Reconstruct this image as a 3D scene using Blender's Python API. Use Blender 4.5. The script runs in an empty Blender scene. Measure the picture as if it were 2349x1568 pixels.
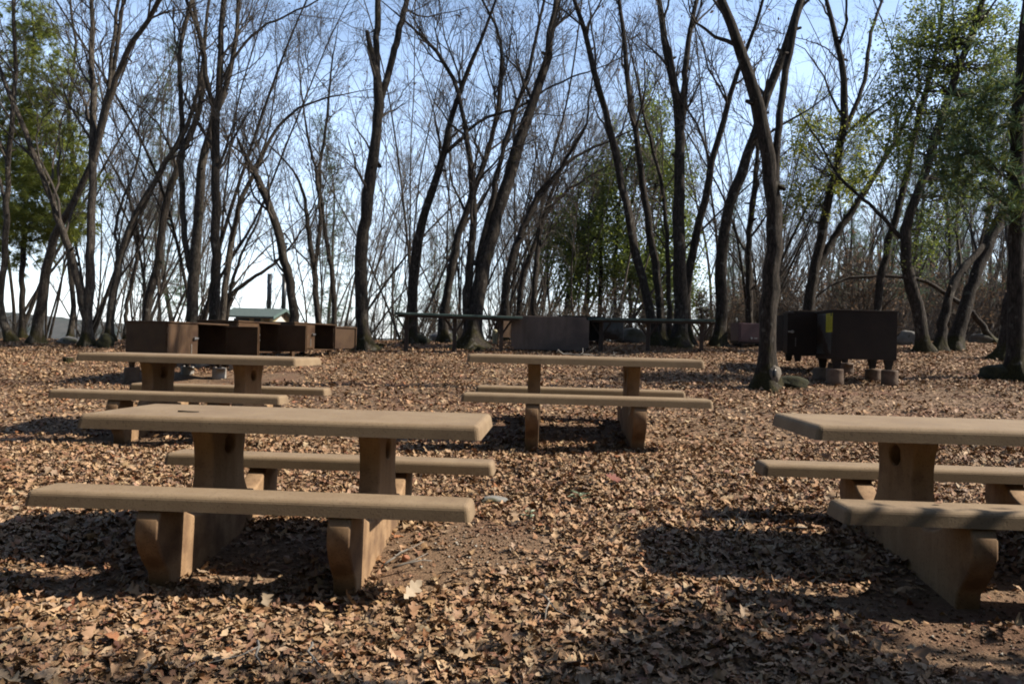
import bpy, bmesh, math, random
import numpy as np
from mathutils import Vector, Matrix

random.seed(7)
rng = np.random.default_rng(11)
sc = bpy.context.scene
col = sc.collection
R = math.radians

# ------------------------------------------------------------------ camera
FOC, CX, CY = 3100.8 / 1.7437, 1174.5, 784.0          # pixels of a 2349 x 1568 picture
PITCH, ROLL, EYE = -0.0081, 0.0251, 1.1748
cp, sp, cr, sr = math.cos(PITCH), math.sin(PITCH), math.cos(ROLL), math.sin(ROLL)
fwd = Vector((0, cp, -sp)); up0 = Vector((0, sp, cp)); rt0 = Vector((1, 0, 0))
rt = rt0 * cr + up0 * sr; up = up0 * cr - rt0 * sr
cam_d = bpy.data.cameras.new('camera'); cam = bpy.data.objects.new('camera', cam_d); col.objects.link(cam)
cam.matrix_world = Matrix(((rt.x, up.x, -fwd.x, 0), (rt.y, up.y, -fwd.y, 0), (rt.z, up.z, -fwd.z, EYE), (0, 0, 0, 1)))
cam_d.sensor_width = 36; cam_d.lens = FOC * 36 / 2349
cam_d.clip_start = 0.1; cam_d.clip_end = 6000
sc.camera = cam

# ------------------------------------------------------------------ light
SUN_EL, SUN_AZ = 41.0, 90.5                            # azimuth from +y towards +x
SUN, SKY, EXPO = 5.0, 0.07, 1.2
VEIL = 10.0
GREEN = 3.6
KALB = 0.50                                            # real albedo of dry litter, bark and tinted concrete is low
w = bpy.data.worlds.new("World"); sc.world = w; w.use_nodes = True
nt = w.node_tree; nt.nodes.clear()
sky = nt.nodes.new('ShaderNodeTexSky'); sky.sky_type = 'NISHITA'; sky.sun_disc = False
sky.sun_elevation = R(SUN_EL); sky.sun_rotation = R(SUN_AZ)
sky.altitude = 300; sky.air_density = 1.0; sky.dust_density = 1.5; sky.ozone_density = 2.5
bg = nt.nodes.new('ShaderNodeBackground'); bg.inputs['Strength'].default_value = SKY
out = nt.nodes.new('ShaderNodeOutputWorld')
# a thin veil of high cloud and bright haze low over the horizon
tcw = nt.nodes.new('ShaderNodeTexCoord'); sxyz = nt.nodes.new('ShaderNodeSeparateXYZ'); nt.links.new(tcw.outputs['Generated'], sxyz.inputs[0])
mrw = nt.nodes.new('ShaderNodeMapRange'); mrw.inputs['From Min'].default_value = 0.0; mrw.inputs['From Max'].default_value = 0.55
mrw.inputs['To Min'].default_value = 1.15; mrw.inputs['To Max'].default_value = 0.45; mrw.interpolation_type = 'SMOOTHSTEP'
nt.links.new(sxyz.outputs['Z'], mrw.inputs['Value'])
mpw = nt.nodes.new('ShaderNodeMapping'); mpw.inputs['Scale'].default_value = (1.2, 1.2, 4.0); nt.links.new(tcw.outputs['Generated'], mpw.inputs[0])
nzw = nt.nodes.new('ShaderNodeTexNoise'); nzw.inputs['Scale'].default_value = 2.2; nzw.inputs['Detail'].default_value = 7; nt.links.new(mpw.outputs[0], nzw.inputs['Vector'])
m1 = nt.nodes.new('ShaderNodeMath'); m1.operation = 'MULTIPLY'; nt.links.new(mrw.outputs[0], m1.inputs[0]); nt.links.new(nzw.outputs['Fac'], m1.inputs[1])
mxw = nt.nodes.new('ShaderNodeMixRGB'); mxw.blend_type = 'ADD'; mxw.inputs[0].default_value = 1.0
vl = nt.nodes.new('ShaderNodeMixRGB'); vl.inputs[1].default_value = (0, 0, 0, 1); 
vr = nt.nodes.new('ShaderNodeValToRGB'); nt.links.new(sxyz.outputs['Z'], vr.inputs[0]); e = vr.color_ramp.elements
e[0].position = 0.0; e[0].color = (.96, 1, 1.03, 1); e[1].position = .5; e[1].color = (.50, .74, 1.18, 1); e2 = e.new(.22); e2.color = (.74, .90, 1.12, 1)
vm = nt.nodes.new('ShaderNodeVectorMath'); vm.operation = 'SCALE'; vm.inputs['Scale'].default_value = VEIL; nt.links.new(vr.outputs[0], vm.inputs[0]); nt.links.new(vm.outputs[0], vl.inputs[2])
mry = nt.nodes.new('ShaderNodeMapRange'); mry.inputs['From Min'].default_value = -0.1; mry.inputs['From Max'].default_value = 0.55; mry.interpolation_type = 'SMOOTHSTEP'
nt.links.new(sxyz.outputs['Y'], mry.inputs['Value'])           # veil added only ahead of the camera, keeping fill from behind low
m2 = nt.nodes.new('ShaderNodeMath'); m2.operation = 'MULTIPLY'; nt.links.new(m1.outputs[0], m2.inputs[0]); nt.links.new(mry.outputs[0], m2.inputs[1])
nt.links.new(m2.outputs[0], vl.inputs[0]); nt.links.new(sky.outputs[0], mxw.inputs[1]); nt.links.new(vl.outputs[0], mxw.inputs[2])
nt.links.new(mxw.outputs[0], bg.inputs[0]); nt.links.new(bg.outputs[0], out.inputs[0])
sl = bpy.data.lights.new('sun', 'SUN'); sl.energy = SUN; sl.angle = R(0.53); sl.color = (1.0, 0.91, 0.79)
so = bpy.data.objects.new('sun', sl); col.objects.link(so)
sd = Vector((math.sin(R(SUN_AZ)) * math.cos(R(SUN_EL)), math.cos(R(SUN_AZ)) * math.cos(R(SUN_EL)), math.sin(R(SUN_EL))))
so.rotation_euler = sd.to_track_quat('Z', 'Y').to_euler(); so.location = (30, 5, 40)
vs = sc.view_settings
vs.view_transform = 'Standard'; vs.look = 'None'; vs.exposure = EXPO; vs.gamma = 1; vs.use_curve_mapping = False
sc.cycles.filter_width = 1.9; sc.cycles.max_bounces = 5; sc.cycles.diffuse_bounces = 3; sc.cycles.glossy_bounces = 2
sc.cycles.transmission_bounces = 2; sc.cycles.transparent_max_bounces = 8

# ------------------------------------------------------------------ geometry of the view -> places in the world
def ray(px, py):
    xr = (px - CX) / FOC; zr = -(py - CY) / FOC
    x = xr * cr - zr * sr; zu = xr * sr + zr * cr
    return np.array([x, cp + zu * sp, zu * cp - sp])
def atd(px, py, y):
    d = ray(px, py)
    return np.array([0, 0, EYE]) + d * (y / d[1])
def sstep(a, b, t):
    t = np.clip((t - a) / (b - a), 0, 1); return t * t * (3 - 2 * t)
_ys = np.linspace(-60, 400, 4601)
_sl = np.where(_ys < -4, 0.02, 0.098) * np.ones_like(_ys)
_cl = np.cumsum(0.098 + (0.0 - 0.098) * sstep(16.2, 19.5, _ys) - 0.05 * sstep(19, 26, _ys) + 0.045 * sstep(60, 120, _ys) - 0.098 * (1 - sstep(-14, -6, _ys))) * 0.1
_cr = np.cumsum(0.098 + (0.0 - 0.098) * sstep(16.2, 20.5, _ys) + 0.03 * sstep(22, 40, _ys) - 0.03 * sstep(60, 120, _ys) - 0.098 * (1 - sstep(-14, -6, _ys))) * 0.1
_i0 = int(np.argmin(abs(_ys - 8)))
_cl += 0.098 * 8 - _cl[_i0]; _cr += 0.098 * 8 - _cr[_i0]
def gz(x, y):
    x = np.asarray(x, float); y = np.asarray(y, float)
    k = sstep(3.0, 10.0, x - 0.15 * y)
    gy = np.interp(y, _ys, _cl) * (1 - k) + np.interp(y, _ys, _cr) * k
    dip = 0.07 * np.exp(-((x + 4.5) / 1.1) ** 2 - ((y - 11.7) / .9) ** 2)      # scraped soil under the lockers
    return -0.4258 + gy + 0.02347 * 22 * np.tanh(x / 22) - dip
def lumps(x, y):
    return (0.012 * np.sin(x * 2.1 + 1.3 * np.sin(y * 1.7)) + 0.010 * np.sin(y * 3.1 + 2 * np.sin(x * 1.1)) + 0.006 * np.sin(5.3 * x + 4.1 * y)) * sstep(2.0, 5, y + 4)
def gzl(x, y): return gz(x, y) + lumps(np.asarray(x, float), np.asarray(y, float))
def ground_at(px, py):
    d = ray(px, py); t = (-.4258 - EYE) / (d[2] - .098 * d[1] - .02347 * d[0])
    return np.array([0, 0, EYE]) + t * d

# ------------------------------------------------------------------ materials
def mat(name):
    m = bpy.data.materials.new(name); m.use_nodes = True
    n = m.node_tree.nodes; b = n['Principled BSDF']; return m, m.node_tree, n, b
def dk(c, k=None): return tuple(q * (k or KALB) for q in c)
def noise_mat(name, c1, c2, scale=6, rough=0.8, detail=6, bump=0.0, bscale=None, stretch=(1, 1, 1), c3=None, s3=1.5, t3=(0.5, 0.62), spec=0.3, metal=0.0, lo=0.35, hi=0.65):
    c1, c2 = dk(c1), dk(c2); c3 = dk(c3) if c3 else None
    m, t, n, b = mat(name)
    tc = n.new('ShaderNodeTexCoord'); mp = n.new('ShaderNodeMapping'); mp.inputs['Scale'].default_value = stretch
    t.links.new(tc.outputs['Object'], mp.inputs[0])
    nz = n.new('ShaderNodeTexNoise'); nz.inputs['Scale'].default_value = scale; nz.inputs['Detail'].default_value = detail
    nz.inputs['Roughness'].default_value = 0.65
    t.links.new(mp.outputs[0], nz.inputs['Vector'])
    r = n.new('ShaderNodeValToRGB'); r.color_ramp.elements[0].position = lo; r.color_ramp.elements[1].position = hi
    r.color_ramp.elements[0].color = (*c1, 1); r.color_ramp.elements[1].color = (*c2, 1)
    t.links.new(nz.outputs['Fac'], r.inputs[0]); c = r.outputs[0]
    if c3:
        n3 = n.new('ShaderNodeTexNoise'); n3.inputs['Scale'].default_value = s3; n3.inputs['Detail'].default_value = 5
        t.links.new(tc.outputs['Object'], n3.inputs['Vector'])
        r3 = n.new('ShaderNodeValToRGB'); r3.color_ramp.elements[0].position = t3[0]; r3.color_ramp.elements[1].position = t3[1]
        r3.color_ramp.elements[0].color = (0, 0, 0, 1); r3.color_ramp.elements[1].color = (1, 1, 1, 1)
        mx = n.new('ShaderNodeMixRGB'); mx.inputs[2].default_value = (*c3, 1)
        t.links.new(n3.outputs['Fac'], r3.inputs[0]); t.links.new(r3.outputs[0], mx.inputs[0]); t.links.new(c, mx.inputs[1]); c = mx.outputs[0]
    t.links.new(c, b.inputs['Base Color']); b.inputs['Roughness'].default_value = rough
    b.inputs['Specular IOR Level'].default_value = spec; b.inputs['Metallic'].default_value = metal
    if bump:
        nb = n.new('ShaderNodeTexNoise'); nb.inputs['Scale'].default_value = bscale or scale * 3; nb.inputs['Detail'].default_value = 8
        t.links.new(mp.outputs[0], nb.inputs['Vector'])
        bp = n.new('ShaderNodeBump'); bp.inputs['Strength'].default_value = bump; bp.inputs['Distance'].default_value = 0.02
        t.links.new(nb.outputs['Fac'], bp.inputs['Height']); t.links.new(bp.outputs[0], b.inputs['Normal'])
    return m
def attr_mat(name, rough=0.75, spec=0.25, trans=0.0):
    m, t, n, b = mat(name)
    a = n.new('ShaderNodeAttribute'); a.attribute_name = 'tint'
    t.links.new(a.outputs['Color'], b.inputs['Base Color']); b.inputs['Roughness'].default_value = rough
    b.inputs['Specular IOR Level'].default_value = spec
    if trans:
        tr = n.new('ShaderNodeBsdfTranslucent'); ms = n.new('ShaderNodeMixShader'); ms.inputs[0].default_value = trans
        t.links.new(a.outputs['Color'], tr.inputs[0]); t.links.new(b.outputs[0], ms.inputs[1]); t.links.new(tr.outputs[0], ms.inputs[2])
        t.links.new(ms.outputs[0], n['Material Output'].inputs[0])
    return m
def bark_mat(name, c1, c2, moss_h=0.28, moss=(0.055, 0.048, 0.014)):
    c1, c2, moss = dk(c1), dk(c2), dk(moss)
    m, t, n, b = mat(name)
    tc = n.new('ShaderNodeTexCoord'); mp = n.new('ShaderNodeMapping'); mp.inputs['Scale'].default_value = (11, 11, 2.4)
    t.links.new(tc.outputs['Object'], mp.inputs[0])
    nz = n.new('ShaderNodeTexNoise'); nz.inputs['Scale'].default_value = 2.2; nz.inputs['Detail'].default_value = 8; nz.inputs['Roughness'].default_value = 0.7
    t.links.new(mp.outputs[0], nz.inputs['Vector'])
    r = n.new('ShaderNodeValToRGB'); r.color_ramp.elements[0].position = 0.38; r.color_ramp.elements[1].position = 0.66
    r.color_ramp.elements[0].color = (*c1, 1); r.color_ramp.elements[1].color = (*c2, 1)
    t.links.new(nz.outputs['Fac'], r.inputs[0])
    # moss hugging the foot of the trunk and in patches higher up
    sx = n.new('ShaderNodeSeparateXYZ'); t.links.new(tc.outputs['Object'], sx.inputs[0])
    n2 = n.new('ShaderNodeTexNoise'); n2.inputs['Scale'].default_value = 2.3; n2.inputs['Detail'].default_value = 6
    t.links.new(tc.outputs['Object'], n2.inputs['Vector'])
    mr = n.new('ShaderNodeMapRange'); mr.inputs['From Min'].default_value = 0.0; mr.inputs['From Max'].default_value = moss_h * 2
    mr.inputs['To Min'].default_value = 0.72; mr.inputs['To Max'].default_value = 0.36
    t.links.new(sx.outputs['Z'], mr.inputs['Value'])
    gt = n.new('ShaderNodeMath'); gt.operation = 'SUBTRACT'; t.links.new(mr.outputs[0], gt.inputs[0]); t.links.new(n2.outputs['Fac'], gt.inputs[1])
    ml = n.new('ShaderNodeMath'); ml.operation = 'MULTIPLY'; ml.inputs[1].default_value = 9; ml.use_clamp = True
    t.links.new(gt.outputs[0], ml.inputs[0])
    mx = n.new('ShaderNodeMixRGB'); mx.inputs[2].default_value = (*moss, 1)
    t.links.new(ml.outputs[0], mx.inputs[0]); t.links.new(r.outputs[0], mx.inputs[1])
    # pale lichen blotches and dark furrows
    n4 = n.new('ShaderNodeTexNoise'); n4.inputs['Scale'].default_value = 7; n4.inputs['Detail'].default_value = 4; t.links.new(tc.outputs['Object'], n4.inputs['Vector'])
    r4 = n.new('ShaderNodeValToRGB'); r4.color_ramp.elements[0].position = .60; r4.color_ramp.elements[1].position = .68; t.links.new(n4.outputs['Fac'], r4.inputs[0])
    f4 = n.new('ShaderNodeMath'); f4.operation = 'MULTIPLY'; f4.inputs[1].default_value = .55; t.links.new(r4.outputs[0], f4.inputs[0])
    m4 = n.new('ShaderNodeMixRGB'); m4.inputs[2].default_value = (*dk((.24, .23, .20)), 1); t.links.new(f4.outputs[0], m4.inputs[0]); t.links.new(mx.outputs[0], m4.inputs[1]); mx = m4
    vo = n.new('ShaderNodeTexVoronoi'); vo.feature = 'DISTANCE_TO_EDGE'; vo.inputs['Scale'].default_value = 2.6; t.links.new(mp.outputs[0], vo.inputs['Vector'])
    rv = n.new('ShaderNodeValToRGB'); rv.color_ramp.elements[0].position = .0; rv.color_ramp.elements[1].position = .16; rv.color_ramp.elements[0].color = (.35, .33, .31, 1); t.links.new(vo.outputs['Distance'], rv.inputs[0])
    m5 = n.new('ShaderNodeMixRGB'); m5.blend_type = 'MULTIPLY'; m5.inputs[0].default_value = .8; t.links.new(mx.outputs[0], m5.inputs[1]); t.links.new(rv.outputs[0], m5.inputs[2]); mx = m5
    t.links.new(mx.outputs[0], b.inputs['Base Color']); b.inputs['Roughness'].default_value = 0.9; b.inputs['Specular IOR Level'].default_value = 0.15
    bp = n.new('ShaderNodeBump'); bp.inputs['Strength'].default_value = 0.9; bp.inputs['Distance'].default_value = 0.03
    t.links.new(nz.outputs['Fac'], bp.inputs['Height']); t.links.new(bp.outputs[0], b.inputs['Normal'])
    return m

M = {}
M['concrete'] = noise_mat('tan_concrete', (0.300, 0.206, 0.118), (0.375, 0.270, 0.160), scale=4, rough=0.85, bump=0.08, bscale=120, c3=(0.19, 0.120, 0.072), s3=1.9, t3=(0.52, 0.80))
M['concrete_leg'] = noise_mat('brown_stained_concrete', (0.37, 0.225, 0.115), (0.48, 0.310, 0.170), scale=3, rough=0.85, bump=0.08, bscale=60, stretch=(4, 4, .8), c3=(0.18, 0.102, 0.056), s3=4.5, t3=(0.50, 0.70))
def speckle(m):
    t = m.node_tree; n = t.nodes; b = n['Principled BSDF']; src = b.inputs['Base Color'].links[0].from_socket
    tc = n.new('ShaderNodeTexCoord'); v = n.new('ShaderNodeTexNoise'); v.inputs['Scale'].default_value = 95; v.inputs['Detail'].default_value = 2
    t.links.new(tc.outputs['Object'], v.inputs['Vector'])
    r = n.new('ShaderNodeValToRGB'); r.color_ramp.elements[0].position = 0.33; r.color_ramp.elements[1].position = 0.42
    r.color_ramp.elements[0].color = (0.35, 0.33, 0.32, 1); r.color_ramp.elements[1].color = (1, 1, 1, 1)
    mx = n.new('ShaderNodeMixRGB'); mx.blend_type = 'MULTIPLY'; mx.inputs[0].default_value = 0.45
    t.links.new(v.outputs['Fac'], r.inputs[0]); t.links.new(src, mx.inputs[1]); t.links.new(r.outputs[0], mx.inputs[2]); t.links.new(mx.outputs[0], b.inputs['Base Color'])
speckle(M['concrete']); speckle(M['concrete_leg'])
M['bark_dark'] = bark_mat('dark_oak_bark', (0.030, 0.024, 0.019), (0.105, 0.086, 0.068))
M['bark_pale'] = bark_mat('grey_oak_bark', (0.060, 0.050, 0.040), (0.190, 0.160, 0.128))
M['twig'] = noise_mat('oak_twig_bark', (0.070, 0.058, 0.047), (0.140, 0.118, 0.096), scale=3, rough=0.9, spec=0.15)
M['twig_dark'] = noise_mat('dark_twig_bark', (0.045, 0.037, 0.030), (0.100, 0.084, 0.068), scale=3, rough=0.9, spec=0.15)
M['twig_pale'] = noise_mat('pale_twig_bark', (0.15, 0.13, 0.105), (0.26, 0.23, 0.19), scale=3, rough=0.9, spec=0.15)
M['leaf_litter'] = attr_mat('dry_oak_leaf', 0.7, 0.25)
M['dry_leaf'] = attr_mat('hanging_dry_leaf', 0.8, 0.2, 0.35)
M['green_leaf'] = attr_mat('evergreen_leaf', 0.6, 0.25, 0.45)
M['needle'] = attr_mat('pine_needle', 0.6, 0.25, 0.4)
M['soil'] = noise_mat('red_brown_soil', (0.14, 0.083, 0.045), (0.34, 0.215, 0.122), scale=38, rough=0.95, bump=0.7, bscale=70, c3=(0.20, 0.092, 0.050), s3=1.3, t3=(0.5, 0.7))
M['brown_steel'] = noise_mat('brown_painted_steel', (0.094, 0.052, 0.026), (0.132, 0.075, 0.038), scale=3.5, rough=0.55, spec=0.22, bump=0.05, bscale=40, c3=(0.058, 0.028, 0.014), s3=3.0, t3=(.5, .7))
M['dark_steel'] = noise_mat('shade_darkened_steel', (0.020, 0.012, 0.008), (0.036, 0.022, 0.015), scale=3.5, rough=0.55, spec=0.15, bump=0.05, bscale=40)  # locker brown with shade put into its colour; also dark bases and legs
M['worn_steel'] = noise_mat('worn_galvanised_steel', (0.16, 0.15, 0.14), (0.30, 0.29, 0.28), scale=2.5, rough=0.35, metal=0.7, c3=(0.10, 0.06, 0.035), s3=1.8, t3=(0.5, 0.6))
M['chrome'] = noise_mat('bright_handle_steel', (0.5, 0.5, 0.5), (0.65, 0.65, 0.64), rough=0.3, metal=0.9)
M['grey_panel'] = noise_mat('stained_grey_steel', (0.130, 0.096, 0.076), (0.215, 0.165, 0.135), scale=2.2, rough=0.6, stretch=(3, 3, 0.8), c3=(0.110, 0.085, 0.072), s3=1.6, bump=0.1)
M['yellow'] = noise_mat('yellow_sticker_vinyl', (0.62, 0.55, 0.02), (0.72, 0.64, 0.03), rough=0.5)
M['ink'] = noise_mat('sticker_ink', (0.05, 0.045, 0.01), (0.07, 0.06, 0.02), rough=0.6)
M['pier'] = noise_mat('weathered_pier_concrete', (0.36, 0.33, 0.29), (0.55, 0.52, 0.47), scale=4, rough=0.9, bump=0.2, c3=(0.22, 0.14, 0.09), s3=3.5, t3=(0.5, 0.62))
M['pier_brown'] = noise_mat('soil_stained_concrete', (0.17, 0.115, 0.08), (0.30, 0.22, 0.16), scale=4, rough=0.9, bump=0.2, c3=(0.11, 0.06, 0.04), s3=3.5)
M['green_top'] = noise_mat('green_painted_counter', (0.09, 0.15, 0.125), (0.14, 0.21, 0.18), scale=5, rough=0.5, c3=(0.06, 0.09, 0.075), s3=4)
M['post_steel'] = noise_mat('dark_brown_post_paint', (0.045, 0.030, 0.022), (0.075, 0.050, 0.036), scale=6, rough=0.55)
M['cream'] = noise_mat('cream_bollard_paint', (0.50, 0.46, 0.27), (0.58, 0.54, 0.33), scale=4, rough=0.5)
M['maroon'] = noise_mat('maroon_painted_steel', (0.085, 0.028, 0.032), (0.115, 0.040, 0.044), scale=3, rough=0.45, spec=0.5)
M['green_bin'] = noise_mat('green_painted_box', (0.020, 0.050, 0.042), (0.032, 0.068, 0.058), scale=3, rough=0.5)
M['lit_lid'] = noise_mat('lit_green_lid', (0.30, 0.42, 0.38), (0.38, 0.50, 0.46), scale=3, rough=0.5)  # lit top of the green bin, sunlight put into the colour
M['shingle'] = noise_mat('green_roof_shingle', (0.060, 0.088, 0.076), (0.14, 0.180, 0.160), scale=5, rough=0.85, stretch=(2.0, 2.0, 9.0), bump=0.3)
M['fascia'] = noise_mat('green_fascia_board', (0.10, 0.16, 0.135), (0.13, 0.20, 0.17), rough=0.6)
M['tan_wall'] = noise_mat('tan_block_wall', (0.36, 0.29, 0.14), (0.45, 0.37, 0.19), scale=4, rough=0.85)
M['white_trim'] = noise_mat('white_trim_paint', (0.70, 0.70, 0.66), (0.78, 0.78, 0.74), rough=0.6)
M['dark_glass'] = noise_mat('dark_vent_screen', (0.012, 0.011, 0.010), (0.022, 0.020, 0.018), rough=0.3)
M['black_pipe'] = noise_mat('black_vent_pipe_paint', (0.012, 0.018, 0.022), (0.022, 0.030, 0.036), scale=3, rough=0.38, spec=0.5)
M['rock'] = noise_mat('grey_boulder', (0.20, 0.19, 0.17), (0.36, 0.35, 0.32), scale=5, rough=0.9, bump=0.5, bscale=14, c3=(0.10, 0.10, 0.055), s3=4.5, t3=(0.52, 0.62))
M['mossrock'] = noise_mat('mossy_boulder', (0.13, 0.12, 0.10), (0.24, 0.22, 0.19), scale=5, rough=0.95, bump=0.5, bscale=14, c3=(0.075, 0.066, 0.028), s3=2.2, t3=(0.45, 0.65))
M['moss'] = noise_mat('green_moss', (0.020, 0.022, 0.008), (0.062, 0.058, 0.020), scale=16, rough=0.95, bump=0.8, bscale=60)
M['cutwood'] = noise_mat('grey_cut_wood', (0.16, 0.13, 0.10), (0.30, 0.26, 0.21), scale=10, rough=0.9, bump=0.3)
M['dead_twig'] = noise_mat('grey_dead_twig', (0.20, 0.18, 0.155), (0.34, 0.31, 0.27), scale=20, rough=0.85)
M['hill'] = noise_mat('wooded_hillside', (0.035, 0.038, 0.026), (0.085, 0.075, 0.055), scale=0.06, rough=1.0, spec=0.0, c3=(0.028, 0.042, 0.022), s3=0.02)
M['pebble'] = attr_mat('loose_soil_bits', 0.85, 0.2)

# ------------------------------------------------------------------ mesh helpers
def link(name, me, m=None, parent=None, smooth=False):
    o = bpy.data.objects.new(name, me); col.objects.link(o)
    if m is not None:
        for k in (m if isinstance(m, (list, tuple)) else [m]): me.materials.append(k)
    if parent is not None: o.parent = parent
    if smooth: me.polygons.foreach_set('use_smooth', np.ones(len(me.polygons), bool))
    return o
def np_mesh(name, V, F, tint=None, matidx=None, smooth=False):
    V = np.ascontiguousarray(V, np.float32); F = np.ascontiguousarray(F, np.int32); k = F.shape[1]
    me = bpy.data.meshes.new(name); me.vertices.add(len(V)); me.vertices.foreach_set('co', V.ravel())
    me.loops.add(F.size); me.loops.foreach_set('vertex_index', F.ravel())
    me.polygons.add(len(F)); me.polygons.foreach_set('loop_start', np.arange(0, F.size, k, dtype=np.int32))
    me.polygons.foreach_set('loop_total', np.full(len(F), k, np.int32))
    if matidx is not None: me.polygons.foreach_set('material_index', np.asarray(matidx, np.int32))
    if smooth: me.polygons.foreach_set('use_smooth', np.ones(len(F), bool))
    me.update(calc_edges=True)
    if tint is not None:
        a = me.color_attributes.new('tint', 'FLOAT_COLOR', 'POINT')
        c = np.ones((len(V), 4), np.float32); c[:, :3] = np.asarray(tint) * KALB; a.data.foreach_set('color', c.ravel())
    return me
def tag(o, label, cat, group=None, kind=None):
    if label: o['label'] = label
    if cat: o['category'] = cat
    if group: o['group'] = group
    if kind: o['kind'] = kind
    return o
def thing(name, label, cat, loc, rz=0, group=None):
    o = bpy.data.objects.new(name, None); o.empty_display_size = 0.2; col.objects.link(o)
    o.location = loc; o.rotation_euler = (0, 0, rz)
    return tag(o, label, cat, group)
class B:
    """collects shapes for one mesh"""
    def __init__(s): s.bm = bmesh.new()
    def box(s, c, d, bev=0.0, rot=None):
        r = bmesh.ops.create_cube(s.bm, size=1); vs_ = r['verts']
        bmesh.ops.scale(s.bm, vec=d, verts=vs_)
        if bev:
            es = list({e for v in vs_ for e in v.link_edges})
            rb = bmesh.ops.bevel(s.bm, geom=es, offset=bev, segments=2, affect='EDGES', profile=0.6)
            vs_ = list({v for f in rb['faces'] for v in f.verts} | {v for v in vs_ if v.is_valid})
        if rot is not None: bmesh.ops.transform(s.bm, matrix=rot, verts=vs_)
        bmesh.ops.translate(s.bm, vec=c, verts=vs_); return vs_
    def tube(s, pts, rad, n=10, cap=True):
        pts = [Vector(p) for p in pts]
        if not hasattr(rad, '__len__'): rad = [rad] * len(pts)
        rings = []
        for i, p in enumerate(pts):
            t = (pts[min(i + 1, len(pts) - 1)] - pts[max(i - 1, 0)]).normalized()
            a = t.orthogonal().normalized() if i == 0 else (s._a - t * s._a.dot(t)).normalized()
            s._a = a; b = t.cross(a)
            rings.append([s.bm.verts.new(p + (a * math.cos(2 * math.pi * k / n) + b * math.sin(2 * math.pi * k / n)) * rad[i]) for k in range(n)])
        for i in range(len(rings) - 1):
            for k in range(n): s.bm.faces.new((rings[i][k], rings[i][(k + 1) % n], rings[i + 1][(k + 1) % n], rings[i + 1][k]))
        if cap: s.bm.faces.new(rings[0][::-1]); s.bm.faces.new(rings[-1])
    def poly(s, pts): s.bm.faces.new([s.bm.verts.new(p) for p in pts])
    def prism(s, prof, x0, x1):            # profile in (y, z), extruded along x
        a = [s.bm.verts.new((x0, y, z)) for y, z in prof]; b = [s.bm.verts.new((x1, y, z)) for y, z in prof]
        n = len(prof); s.bm.faces.new(a[::-1]); s.bm.faces.new(b)
        for i in range(n): s.bm.faces.new((a[i], a[(i + 1) % n], b[(i + 1) % n], b[i]))
    def done(s, name, m, parent=None, smooth=False, bevel=None):
        bmesh.ops.recalc_face_normals(s.bm, faces=s.bm.faces)
        me = bpy.data.meshes.new(name); s.bm.to_mesh(me); s.bm.free()
        o = link(name, me, m, parent)
        if smooth:
            me.polygons.foreach_set('use_smooth', np.ones(len(me.polygons), bool))
        if bevel:
            md = o.modifiers.new('bevel', 'BEVEL'); md.width = bevel; md.segments = 2; md.limit_method = 'ANGLE'
        return o
def copy_tree(o, parent=None):
    c = o.copy(); col.objects.link(c)
    if parent is not None: c.parent = parent
    for ch in [q for q in col.objects if q.parent == o]: copy_tree(ch, c)
    return c

# ------------------------------------------------------------------ ground
def axis(lo, hi, step, far):
    a = list(np.arange(lo, hi + 1e-6, step)); g = step; x = hi
    while x < far: g *= 1.22; x += g; a.append(x)
    return a
xr_ = axis(0, 15, 0.14, 2500); xs = np.array([-v for v in xr_[:0:-1]] + xr_)
yp = axis(0, 24, 0.14, 3000); ym = axis(0, 1.4, 0.14, 300); ys = np.array([-v for v in ym[:0:-1]] + yp)
GX, GY = np.meshgrid(xs, ys); GZ = gzl(np.clip(GX, -400, 400), np.clip(GY, -60, 400))
nx, ny = len(xs), len(ys)
idx = np.arange(nx * ny).reshape(ny, nx)
F = np.stack([idx[:-1, :-1], idx[:-1, 1:], idx[1:, 1:], idx[1:, :-1]], -1).reshape(-1, 4)
gm = np_mesh('ground', np.stack([GX, GY, GZ], -1).reshape(-1, 3), F, smooth=True)
g = link('ground', gm, M['soil']); tag(g, 'reddish brown forest soil rising gently to the tree line', 'ground', kind='structure')

# where the litter is thin and bare soil shows: (x, y, rx, ry, how bare)
BARE = [(-4.4, 11.8, 1.3, .7, .97), (-5.4, 11.1, .5, .3, .8), (-0.55, 4.45, 0.65, 0.55, .86), (-1.5, 4.45, 0.7, 0.5, .8), (-0.1, 4.35, 0.35, 0.35, .85), (2.55, 3.8, 0.95, 0.5, .9), (3.0, 3.5, .9, .42, .95), (2.1, 3.55, .5, .3, .6), (2.0, 3.28, .55, .2, .95), (-0.05, 4.7, .4, .3, .8), (-2.0, 4.1, .5, .3, .6),
        (0.6, 6.9, .7, .35, .6), (-3.2, 7.4, .8, .4, .5), (-3.9, 10.6, 1.2, .5, .5), (5.1, 10.2, 1.3, .35, .7), (5.6, 9.6, 1.6, .4, .55), (-2.9, 13.2, .7, .5, .7), (-4.3, 6.0, .6, .2, .4), (2.3, 5.2, .6, .3, .5), (7.5, 8.8, 2.0, .5, .5)]
def dens(x, y):
    d = np.ones_like(x)
    for cx_, cy_, rx_, ry_, k in BARE:
        q = ((x - cx_) / rx_) ** 2 + ((y - cy_) / ry_) ** 2
        d *= 1 - k * (1 - sstep(0.5, 1.25, q + 0.35 * np.sin(7 * x + 5 * y)))
    d *= 0.86 + 0.14 * np.sin(x * 1.3 + 0.7) * np.sin(y * 0.9 + x * .4)
    return d
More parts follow.
